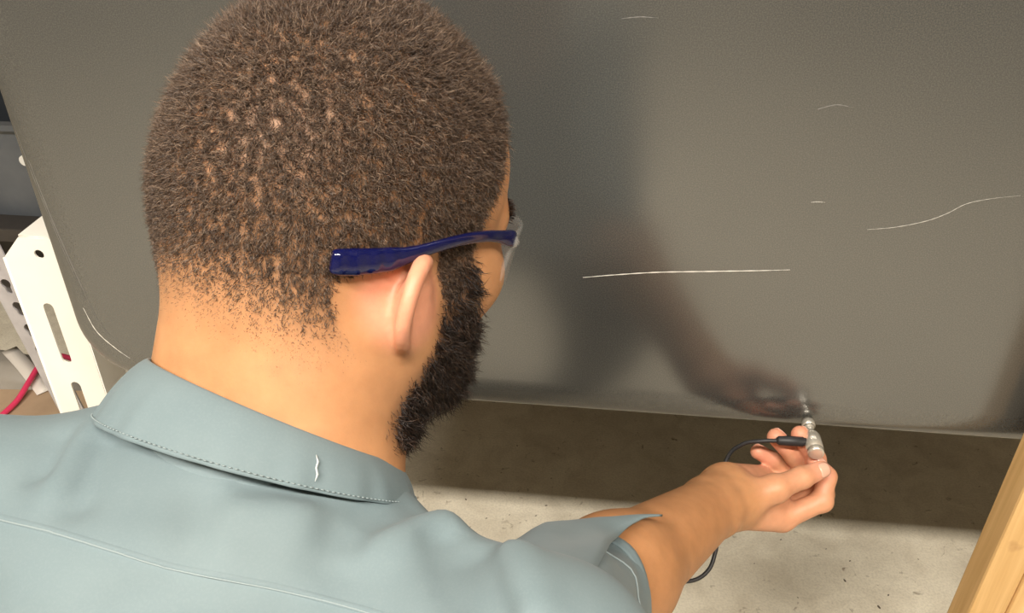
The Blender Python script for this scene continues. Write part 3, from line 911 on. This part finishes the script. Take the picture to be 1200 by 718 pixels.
# eyes
M_eye = mat('eye', (0.75, 0.70, 0.66), 0.15)
q = NT(M_eye)
gz = q.add('ShaderNodeVectorMath', operation='DISTANCE'); gz.inputs[1].default_value = (0.0, 0.0114, -0.0022)
q.l(q.co.outputs['Object'], gz.inputs[0])
q.base(q.ramp(gz.outputs['Value'], [(0.0, (0.004, 0.003, 0.003)), (0.0026, (0.004, 0.003, 0.003)), (0.003, (0.06, 0.028, 0.012)), (0.0058, (0.05, 0.022, 0.01)), (0.0064, (0.72, 0.66, 0.62))]))
for sx in (1, -1):
    bm = bmesh.new(); bmesh.ops.create_uvsphere(bm, u_segments=20, v_segments=14, radius=0.0119)
    e = finish(bm, 'eye', M_eye, person, True)
    e.matrix_local = Matrix(((HR[0], HF[0], HU[0], 0), (HR[1], HF[1], HU[1], 0), (HR[2], HF[2], HU[2], 0), (0, 0, 0, 1)))
    e.location = H(sx * 0.0315, 0.0785, -0.021)
# nails
M_nail = mat('nail', (0.68, 0.38, 0.28), 0.25)
def nail(tip, prev, dors, r):
    d = norm(np.array(tip) - np.array(prev)); n_ = norm(np.array(dors) - d * (np.array(dors) @ d)); s = np.cross(d, n_)
    bm = bmesh.new(); rows = []
    for i in range(7):
        u_ = -1 + 2 * i / 6
        row = []
        for k in range(7):
            v_ = (-1 + 2 * k / 6) * math.sqrt(max(0.0, 1 - max(0, abs(u_) - 0.35) ** 2 * 1.6))
            an = v_ * 0.95
            p_ = np.array(tip) + d * (-0.30 * r + u_ * 0.75 * r) + (n_ * math.cos(an) + s * math.sin(an)) * r * (1.04 - 0.10 * max(0, u_))
            row.append(bm.verts.new(p_))
        rows.append(row)
    for A, B in zip(rows, rows[1:]):
        for k in range(6): bm.faces.new((A[k], A[k + 1], B[k + 1], B[k]))
    bmesh.ops.recalc_face_normals(bm, faces=bm.faces)
    o = finish(bm, 'fingernail', M_nail, person, True)
    md = o.modifiers.new('thick', 'SOLIDIFY'); md.thickness = 0.0008; md.offset = 0
for k, dv in (('thumb', (0.75, -0.25, 0.55)), ('index', (0.6, -0.2, 0.5)), ('middle', (0.5, 0.9, 0.2)), ('ring', (0.4, 1.0, 0.2)), ('pinky', (0.3, 1.0, 0.2))):
    j, r = FING[k]; nail(j[3], j[2], dv, r[3])
# ------------------------------------------------------------------ shirt
M_shirt = mat('work_shirt_twill', (0.15, 0.19, 0.19), 0.75, 0.0, 0.25)
t = NT(M_shirt)
c1 = t.ramp(t.noise(9, 4, 0.6), [(0.3, (0.135, 0.182, 0.198)), (0.7, (0.165, 0.213, 0.226))])
c2 = t.mix(t.ramp(t.noise(900, 2), [(0.45, g3(0.0)), (0.7, g3(0.10))]), c1, (0.26, 0.30, 0.30))
t.base(c2)
t.b.inputs['Sheen Weight'].default_value = 0.06
t.b.inputs['Sheen Roughness'].default_value = 0.5
t.bump(t.noise(22, 4, 0.5), 0.12, 0.004)
M_stitch = mat('pale_stitching', (0.24, 0.29, 0.30), 0.7)
M_thread = mat('pale_thread', (0.46, 0.50, 0.50), 0.7)
M_worn = mat('worn_collar_edge', (0.36, 0.40, 0.40), 0.8)

SLV = norm(ELR - SHR)
FOLDS = [  # (pixel a, pixel b, height, width): soft ridges (+) and hollows (-) of the cloth, traced on the base surface
    ((421, 636), (512, 612), 0.0075, 0.012), ((415, 618), (485, 594), -0.0085, 0.013), ((405, 632), (398, 655), -0.0045, 0.012),
    ((516, 632), (540, 690), -0.0060, 0.010), ((552, 650), (580, 718), -0.0080, 0.011), ((600, 650), (618, 718), 0.0050, 0.011),
    ((300, 562), (440, 590), -0.0045, 0.010), ((300, 590), (400, 600), 0.0030, 0.016),
    ((70, 512), (50, 545), -0.0050, 0.009), ((118, 520), (92, 590), -0.0040, 0.011), ((90, 510), (72, 580), 0.0030, 0.010),
    ((0, 640), (250, 640), 0.0022, 0.014), ((150, 705), (330, 716), -0.0035, 0.014), ((30, 700), (130, 690), 0.0030, 0.016), ((235, 585), (225, 640), -0.0025, 0.010),
]
NAX = norm(V(0.36, 0.93, 0.0))
def shirt_sdf(p, folds=True):
    q = loc(p, SM, TAX)
    d = ell(q, (0, 0.018, -0.16), (0.178, 0.112, 0.235))
    MR = NB * 0.48 + SHR * 0.52 - 0.030 * TU
    d = smin(d, cone(p, NB - 0.046 * NAX, MR, 0.056, 0.040), 0.04)
    d = smin(d, cone(p, MR, SHR, 0.040, 0.052), 0.025)
    d = smin(d, cone(p, NB - 0.030 * NAX, SHL, 0.060, 0.056), 0.05)
    d = smin(d, ell(q, (0, 0.015, -0.37), (0.165, 0.118, 0.16)), 0.06)
    d = smin(d, cone(p, SHR, SHR + 0.50 * (ELR - SHR), 0.056, 0.050), 0.03)
    if near(p, ELL, 0.4):
        d = smin(d, cone(p, SHL, ELL, 0.058, 0.054), 0.03)
        d = smin(d, cone(p, ELL, ELL + 0.35 * (WRL - ELL), 0.054, 0.056), 0.02)
    d = smin(d, torso_sdf(p) - 0.006, 0.02)
    if folds and (near(p, SHR, 0.35) or near(p, NB, 0.3) or near(p, SHL, 0.3)):
        for a, b, hh, ww in FA:
            e = cone(p, a, b, 0.0, 0.0)
            d = d - 1.45 * hh * np.exp(-(e / ww) ** 2)
        d = smin(d, torso_sdf(p) - 0.007, 0.008)
        d = smin(d, cone(p, SHR, SHR + 0.5 * (ELR - SHR), 0.0555, 0.050), 0.006)
    return d
def base_hit(x, y):
    d = V((x - 600) / FPX, -(y - 359) / FPX, 1.0); d = d / np.linalg.norm(d); t_ = 0.2
    for _ in range(60):
        q = float(shirt_sdf((CC + d * t_)[None, :].astype(np.float32), False)[0])
        t_ += q * 0.8
        if q < 0.0004: break
        if t_ > 0.7: t_ = 0.42; break
    return CC + d * t_
FA = [(base_hit(*a), base_hit(*b), hh, ww) for a, b, hh, ww in FOLDS]
_wv = Waves(0.09, 8, 5)
def shirt_f(p):
    d = shirt_sdf(p)
    return d - 0.0016 * _wv(p * np.array((1.0, 1.0, 1.3)))[:, 0]
sv, sq = mesh_sdf(shirt_f, (-0.62, -0.32, 0.30), (0.20, 0.55, 1.02), 0.0042)
shirt = np_mesh('shirt', sv, sq, M_shirt, person)
tag(shirt, 'grey-green cotton work shirt')
from mathutils.bvhtree import BVHTree
sbv = BVHTree.FromPolygons([tuple(x) for x in sv], [tuple(x) for x in sq])
def on_shirt(x, y, lift=0.0):
    d = V((x - 600) / FPX, -(y - 359) / FPX, 1.0); d = d / np.linalg.norm(d)
    h_ = sbv.ray_cast(Vector(CC), Vector(d))
    if h_[0] is None: return None
    return np.array(h_[0] + h_[1] * lift)
def seam(name, pix, r, m, parent, lift=0.0005, n=10):
    pp = [on_shirt(q_[0], q_[1], lift) for q_ in catmull([(x, y, 0) for x, y in pix], n)]
    pp = [q_ for q_ in pp if q_ is not None]
    if len(pp) < 3: return None
    bm = bmesh.new(); tube(bm, pp, r, 6)
    return finish(bm, name, m, parent, True)
# yoke seam: the folded edge of the yoke, a low step with a light stitched lip
def strip(name, pix, wdt, thick, m, parent):
    """flat cloth edge lying on the shirt, pix along its lower edge; it runs wdt upward on the back"""
    q_ = catmull([(x, y, 0) for x, y in pix], 10)
    bm = bmesh.new(); rows = []
    for x, y, _ in q_:
        a = on_shirt(x, y, thick); a0 = on_shirt(x, y, -0.001); b = on_shirt(x + wdt * 0.25, y - wdt, 0.0001)
        if a is None or b is None: continue
        rows.append([bm.verts.new(v_) for v_ in (a0, a, b)])
    for A, B in zip(rows, rows[1:]):
        for k in range(2): bm.faces.new((A[k], B[k], B[k + 1], A[k + 1]))
    bmesh.ops.recalc_face_normals(bm, faces=bm.faces)
    return finish(bm, name, m, parent, True)
YK = [(-30, 603), (0, 611), (60, 626), (130, 647), (200, 668), (260, 680), (330, 694), (400, 712), (440, 723), (480, 736), (520, 750)]
strip('yoke_edge', YK, 9, 0.0014, M_shirt, shirt)
seam('yoke_stitching', [(x, y - 1) for x, y in YK], 0.00032, M_stitch, shirt, 0.0016)

# collar
def ring_pt(C_, e1, e2, r1, r2, a): return C_ + e1 * r1 * math.sin(a) - e2 * r2 * math.cos(a)
E1T, E2T = norm(V(0.92, -0.39, 0.0)), V(0.0, -0.17, 0.985)
E1B, E2B = norm(V(0.965, -0.264, 0.0)), V(0.0, -0.14, 0.99)
E2T = norm(E2T - E1T * (E2T @ E1T)); E2B = norm(E2B - E1B * (E2B @ E1B))
CT = CC + V((322 - 600) / FPX * 0.452, -(483 - 359) / FPX * 0.452, 0.452)
CB = CC + V((304 - 600) / FPX * 0.448, -(538 - 359) / FPX * 0.448, 0.448)
AXC = norm(CT - CB)
bm = bmesh.new(); rows = []
NA = 96
for i in range(NA + 1):
    a = math.radians(-155 + 310 * i / NA)
    wv = 0.0006 * math.sin(a * 19) + 0.0004 * math.sin(a * 31 + 1)
    front = max(0.0, abs(math.degrees(a)) - 110) / 45
    top = ring_pt(CT, E1T, E2T, 0.0700, 0.066, a) - AXC * 0.012 * front
    bot = ring_pt(CB, E1B, E2B, 0.0840 + wv, 0.0760 + wv, a) - AXC * 0.028 * front ** 2
    inn = ring_pt(CT, E1T, E2T, 0.0675, 0.0635, a) - AXC * 0.012 * front
    ib = ring_pt(CB, E1B, E2B, 0.0650, 0.0640, a) - AXC * 0.012
    out = norm(bot - CB)
    mid = top * 0.5 + bot * 0.5 + out * 0.0035
    m2 = top * 0.85 + bot * 0.15 + out * 0.0030
    m3 = top * 0.2 + bot * 0.8 + out * 0.0018
    row = [ib, (ib + inn) / 2, inn, inn * 0.6 + top * 0.4 + AXC * 0.0016, top + AXC * 0.0012, m2, mid, m3, bot + out * 0.0008, bot - AXC * 0.0006, bot - out * 0.0024, mid - out * 0.0028]
    rows.append([bm.verts.new(v_) for v_ in row])
for A, B in zip(rows, rows[1:]):
    for k in range(len(A) - 1): bm.faces.new((A[k], B[k], B[k + 1], A[k + 1]))
bmesh.ops.recalc_face_normals(bm, faces=bm.faces)
collar = finish(bm, 'collar', M_shirt, shirt, True)
md = collar.modifiers.new('smooth', 'SUBSURF'); md.levels = 1; md.render_levels = 1
def fall(a, s, lift):
    top = ring_pt(CT, E1T, E2T, 0.0700, 0.066, a); bot = ring_pt(CB, E1B, E2B, 0.0840, 0.0760, a); out = norm(bot - CB)
    return top * (1 - s) + bot * s + out * (0.0034 * 4 * s * (1 - s) + lift)
bm = bmesh.new()
for i in range(110):                                            # stitches along the collar's lower edge
    a0 = math.radians(-105 + 210 * i / 110); a1 = a0 + math.radians(210 / 110 * 0.62)
    tube(bm, [fall(a0, 0.93, 0.0008), fall((a0 + a1) / 2, 0.93, 0.0012), fall(a1, 0.93, 0.0008)], 0.00028, 5)
st = finish(bm, 'collar_stitching', M_stitch, collar, True); st['kind'] = 'stuff'
bm = bmesh.new()
tube(bm, [fall(math.radians(29 + dx), s, 0.0006) for s, dx in ((0.30, 0), (0.42, 0.8), (0.54, 0.4), (0.66, 1.2), (0.80, 0.9))], [0.0002, 0.0006, 0.0005, 0.0006, 0.0002], 6)
finish(bm, 'loose_thread', M_thread, collar, True)

# right sleeve end: a loose open cuff, one free edge lifted
FA_ = norm(WRR - ELR)
path = [SHR + 0.18 * (ELR - SHR), SHR + 0.42 * (ELR - SHR), SHR + 0.70 * (ELR - SHR), SHR + 0.92 * (ELR - SHR) + 0.004 * FA_, ELR + 0.018 * FA_, ELR + 0.038 * FA_]
path = catmull(path, 7)
NP = len(path)
TIP = PT(779, 604, 0.650)
bm = bmesh.new(); rows = []
TOP = norm(V(0.10, 0.85, 0.5))                                  # side of the sleeve that shows at the top of the picture
for i, c in enumerate(path):
    s = i / (NP - 1)
    d = norm(np.array(path[min(i + 1, NP - 1)]) - np.array(path[max(i - 1, 0)]))
    d = norm(d * (1 - 0.35 * s) + SLV * 0.35 * s)
    tp = norm(TOP - d * (TOP @ d)); sd = np.cross(d, tp)        # sd: towards the left/near side
    row = []
    NS = 72
    for k in range(NS + 1):
        ph = math.radians(-12 + 402 * k / NS)                   # angle from the top, overlapping itself by 40 degrees
        u_ = k / NS
        r_ = 0.0540 + 0.004 * math.sin(math.pi * s) + 0.0024 * math.sin(3 * ph + 5 * s) * s + (0.0022 * math.sin(6 * ph - 7 * s) + 0.0012 * math.sin(11 * ph + 9 * s)) * math.sin(math.pi * min(1, s * 1.2))
        lift = 0.0
        if u_ > 0.80: lift = 0.011 * ((u_ - 0.80) / 0.20) ** 1.2 * s ** 1.2
        if u_ < 0.16: lift = -0.010 * (1 - u_ / 0.16) * s
        v_ = c + (tp * math.cos(ph) + sd * math.sin(ph)) * (r_ + lift) - d * 0.022 * s ** 3 * math.exp(-((u_ - 0.30) / 0.2) ** 2)
        wg = s ** 3 * math.exp(-((u_ - 1.0) / 0.13) ** 2)
        row.append(bm.verts.new(v_ + (TIP - v_) * wg * 0.95))
    rows.append(row)
for A, B in zip(rows, rows[1:]):
    for k in range(len(A) - 1): bm.faces.new((A[k], A[k + 1], B[k + 1], B[k]))
bmesh.ops.recalc_face_normals(bm, faces=bm.faces)
stl = [np.array(rows[int(NP * 0.42)][k].co) for k in range(2, 40)]
cen_ = np.mean([np.array(v_.co) for v_ in rows[int(NP * 0.42)]], axis=0)
stl = [q_ + norm(q_ - cen_) * 0.0014 for q_ in stl]
cuff = finish(bm, 'rolled_sleeve', M_shirt, shirt, True)
md = cuff.modifiers.new('thick', 'SOLIDIFY'); md.thickness = 0.0016; md.offset = 0
tag(cuff, 'open loose sleeve end at the elbow')
bm = bmesh.new(); tube(bm, stl, 0.0006, 6); finish(bm, 'sleeve_stitching', M_stitch, cuff, True)

# ------------------------------------------------------------------ trousers and boots (crouched, below the picture)
M_trs = speck('navy_work_trousers', (0.020, 0.022, 0.030), (0.034, 0.036, 0.046), 30, 0.85)
M_boot = speck('black_leather', (0.012, 0.010, 0.009), (0.03, 0.025, 0.02), 40, 0.45)
HJ = [HIP - 0.095 * TS, HIP + 0.095 * TS]
KN = [np.array((-0.36, 0.33, 0.47)), np.array((0.02, 0.32, 0.46))]
AN = [np.array((-0.34, 0.10, 0.13)), np.array((-0.02, 0.10, 0.13))]
def trouser_sdf(p):
    q = loc(p, HIP, TAX)
    d = ell(q, (0, 0.0, 0.03), (0.178, 0.130, 0.13))
    for h_, k_, a_ in zip(HJ, KN, AN):
        l_ = cone(p, h_ - 0.02 * TU, k_, 0.105, 0.068)
        l_ = smin(l_, cone(p, k_, a_, 0.068, 0.055), 0.03)
        d = smin(d, l_, 0.04)
    return d - 0.003 * _wv(p * 1.6)[:, 1]
tv, tq = mesh_sdf(trouser_sdf, (-0.55, -0.30, 0.03), (0.22, 0.46, 0.72), 0.009, newton=0)
tr = np_mesh('trousers', tv, tq, M_trs, person); tag(tr, 'dark navy work trousers')
def boot_sdf_for(a_):
    def f(p):
        d = cone(p, a_, a_ + np.array((0, 0.0, -0.06)), 0.046, 0.048)
        d = smin(d, cone(p, a_ + np.array((0, 0.01, -0.085)), a_ + np.array((0, 0.165, -0.095)), 0.044, 0.040), 0.03)
        return smax(d, -(p[:, 2] - 0.004), 0.004)
    return f
for a_ in AN:
    fv, fq = mesh_sdf(boot_sdf_for(a_), a_ + (-0.07, -0.07, -0.15), a_ + (0.07, 0.24, 0.06), 0.008, newton=0)
    fv[:, 2] = np.maximum(fv[:, 2] - 0.004, 0.0)
    np_mesh('boot', fv, fq, M_boot, person)
# ------------------------------------------------------------------ safety glasses
hbv = BVHTree.FromPolygons([tuple(x) for x in bv], [tuple(x) for x in bq])
def head_side(y, z, sx, gap):
    o = H(sx * 0.16, y, z); d = -sx * HR
    h_ = hbv.ray_cast(Vector(o), Vector(d))
    x = 0.07 if h_[0] is None else abs((np.array(h_[0]) - HO) @ HR)
    return x + gap
M_blue = mat('translucent_blue_plastic', (0.004, 0.007, 0.085), 0.10, 0.0, 0.9)
M_blue.node_tree.nodes['Principled BSDF'].inputs['Transmission Weight'].default_value = 0.45
M_blue.node_tree.nodes['Principled BSDF'].inputs['IOR'].default_value = 1.46
M_lens = mat('clear_polycarbonate', (0.85, 0.83, 0.80), 0.05, 0.0, 0.6)
M_lens.node_tree.nodes['Principled BSDF'].inputs['Alpha'].default_value = 0.11
GO = H(0, 0.10, -0.02)
gl = empty('safety_glasses', GO)
tag(gl, 'clear safety glasses with translucent blue temples worn by the crouching man', 'glasses')
def temple(sx):
    #     y      z      half-height  half-thickness
    st_ = [(-0.060, -0.0175, 0.0030, 0.0016), (-0.0585, -0.0175, 0.0058, 0.0030), (-0.050, -0.0170, 0.0064, 0.0034), (-0.040, -0.0162, 0.0060, 0.0034), (-0.031, -0.0152, 0.0056, 0.0032),
           (-0.022, -0.0135, 0.0040, 0.0028), (-0.010, -0.0110, 0.0031, 0.0022), (0.005, -0.0085, 0.0029, 0.0020), (0.022, -0.0070, 0.0030, 0.0020), (0.040, -0.0070, 0.0032, 0.0020), (0.054, -0.0085, 0.0036, 0.0022), (0.066, -0.0105, 0.0050, 0.0024), (0.070, -0.0110, 0.0046, 0.0022)]
    xs = [head_side(y, 0.004 if y > -0.045 else z, sx, 0.0046) for y, z, a, b in st_]
    # straight flexible arm: take a smooth outer envelope of the skull
    xs = np.array(xs); ys = np.array([s_[0] for s_ in st_])
    co = np.polyfit(ys[ys < 0.06], xs[ys < 0.06], 3); fit = np.polyval(co, ys)
    fit = fit + max(0, np.max((xs - fit)[ys < 0.06]) * 0.8)
    fit[-3:] = [max(fit[-4] - 0.0035, 0.062), max(fit[-4] - 0.006, 0.060), max(fit[-4] - 0.007, 0.059)]
    cs = catmull([(sx * x, y, z) for x, (y, z, a, b) in zip(fit, st_)], 4)
    ab = catmull([(a, b, 0) for y, z, a, b in st_], 4)
    bm = bmesh.new(); rings = []
    for i, (c, q_) in enumerate(zip(cs, ab)):
        d = norm(np.array(cs[min(i + 1, len(cs) - 1)]) - np.array(cs[max(i - 1, 0)]))
        sd = norm(np.cross(d, (0, 0, 1))); up_ = np.cross(sd, d)
        rip = 1 + (0.16 * math.sin(c[1] * 2 * math.pi / 0.0085) if -0.058 < c[1] < -0.028 else 0)
        ring = []
        for k in range(14):
            an = k * 2 * math.pi / 14
            ca, sa = math.cos(an), math.sin(an)
            ca = math.copysign(abs(ca) ** 0.7, ca); sa = math.copysign(abs(sa) ** 0.7, sa)
            l_ = np.array(c) + sd * ca * q_[1] * rip + up_ * sa * q_[0]
            ring.append(bm.verts.new(H(*l_)))
        rings.append(ring)
    for A, B in zip(rings, rings[1:]):
        for k in range(14): bm.faces.new((A[k], A[(k + 1) % 14], B[(k + 1) % 14], B[k]))
    bm.faces.new(rings[0]); bm.faces.new(rings[-1])
    bmesh.ops.recalc_face_normals(bm, faces=bm.faces)
    tp_ = finish(bm, 'temple', M_blue, gl, True, GO); tag(tp_, 'translucent blue temple arm')
    return fit[-1]
hx = temple(1); temple(-1)
# one-piece wraparound lens, two lobes joined over the nose
def lens_pt(s, v_):
    """s -1..1 across, v_ 0..1 from top to bottom"""
    ax = abs(s)
    x = 0.066 * math.sin(s * 1.25) / math.sin(1.25)
    y = 0.072 + 0.036 * (1 - ax ** 2.2)
    top = -0.001 - 0.007 * ax ** 2
    nose = math.exp(-(s / 0.16) ** 2)
    bot = -0.048 + 0.012 * max(0, ax - 0.45) / 0.55 + 0.030 * nose - 0.0
    z = top + (bot - top) * v_
    return H(x, y - 0.006 * v_ * (0.4 + ax), z)
bm = bmesh.new(); rows = []
for i in range(49):
    s = -1 + 2 * i / 48
    rows.append([bm.verts.new(lens_pt(s, k / 10)) for k in range(11)])
for A, B in zip(rows, rows[1:]):
    for k in range(10): bm.faces.new((A[k], B[k], B[k + 1], A[k + 1]))
bmesh.ops.recalc_face_normals(bm, faces=bm.faces)
ln = finish(bm, 'lens', M_lens, gl, True, GO)
md = ln.modifiers.new('thick', 'SOLIDIFY'); md.thickness = 0.0022; md.offset = 0
tag(ln, 'clear wraparound lens')
for sx in (1, -1):
    bm = bmesh.new()
    a = lens_pt(sx * 0.98, 0.25)
    tube(bm, [H(sx * (hx + 0.0004), 0.0680, -0.0110), (H(sx * (hx + 0.001), 0.0710, -0.0110) + a) / 2, a], [0.0035, 0.0038, 0.0026], 10)
    finish(bm, 'hinge_lug', M_lens, gl, True, GO)
bm = bmesh.new()
tube(bm, catmull([H(-0.011, 0.096, -0.034), H(-0.008, 0.1025, -0.020), H(0, 0.105, -0.014), H(0.008, 0.1025, -0.020), H(0.011, 0.096, -0.034)], 5), 0.0018, 8)
finish(bm, 'nose_piece', M_lens, gl, True, GO)

# ------------------------------------------------------------------ thickness probe held in the hand
M_steel = mat('brushed_steel', (0.74, 0.70, 0.62), 0.28, 0.75)
t = NT(M_steel); t.base(t.ramp(t.noise(60, 3), [(0.3, (0.68, 0.63, 0.54)), (0.7, (0.80, 0.76, 0.68))]))
M_rub = mat('black_rubber', (0.018, 0.018, 0.02), 0.5)
PX, PZ_ = 0.2295, 0.6185
tip_y = 0.7127
PO = (PX, 0.685, PZ_)
pr = empty('test_probe', PO)
tag(pr, 'small steel probe on a black cable held against the lower edge of the tank', 'probe')
def lathe_y(name, prof, m, x=PX, z=PZ_, n=28):
    bm = bmesh.new(); rings = []
    for y, r in prof:
        rings.append([bm.verts.new((x + r * math.cos(k * 2 * math.pi / n), y, z + r * math.sin(k * 2 * math.pi / n))) for k in range(n)])
    for A, B in zip(rings, rings[1:]):
        for k in range(n): bm.faces.new((A[k], A[(k + 1) % n], B[(k + 1) % n], B[k]))
    bm.faces.new(rings[0]); bm.faces.new(rings[-1])
    bmesh.ops.recalc_face_normals(bm, faces=bm.faces)
    o = finish(bm, name, m, pr, False, PO)
    for p_ in o.data.polygons: p_.use_smooth = len(p_.vertices) == 4
    return o
lathe_y('body', [(0.6615, 0.0064), (0.6625, 0.0078), (0.6665, 0.0082), (0.667, 0.0076), (0.6685, 0.0076), (0.669, 0.0084), (0.6865, 0.0084), (0.6875, 0.0078)], M_steel)
lathe_y('knurled_ring', [(0.6875, 0.0066), (0.688, 0.0070), (0.6905, 0.0070), (0.691, 0.0062)], M_steel)
lathe_y('neck', [(0.691, 0.0050), (0.694, 0.0038), (0.699, 0.0036), (0.7005, 0.0046), (0.7025, 0.0060)], M_steel)
lathe_y('wear_face', [(0.7025, 0.0060), (0.7045, 0.0068), (0.7085, 0.0068), (tip_y, 0.0058)], M_steel)
bm = bmesh.new()
tube(bm, [(PX - 0.0070, 0.679, PZ_), (PX - 0.0095, 0.679, PZ_), (PX - 0.010, 0.679, PZ_), (PX - 0.024, 0.679, PZ_ - 0.0002), (PX - 0.034, 0.6788, PZ_ - 0.0006), (PX - 0.036, 0.6786, PZ_ - 0.0008)], [0.0042, 0.0042, 0.0050, 0.0050, 0.0046, 0.0030], 16)
o = finish(bm, 'connector', M_rub, pr, True, PO)
cab = [(PX - 0.035, 0.6786, PZ_ - 0.0008), (PX - 0.050, 0.679, PZ_ - 0.003), (PX - 0.068, 0.682, PZ_ - 0.012), (PX - 0.082, 0.678, PZ_ - 0.032), *[tuple(PT(*q_)) for q_ in ((840, 598, 0.880), (841, 626, 0.872), (838, 648, 0.864), (830, 668, 0.858), (812, 680, 0.853), (775, 684, 0.848), (745, 706, 0.845), (722, 770, 0.87))], (0.16, 0.36, 0.03), (0.22, 0.28, 0.004), (0.36, 0.15, 0.0035), (0.62, 0.02, 0.0035), (0.9, -0.3, 0.0035)]
bm = bmesh.new(); tube(bm, catmull(cab, 8), 0.0021, 10)
finish(bm, 'cable', M_rub, pr, True, PO)
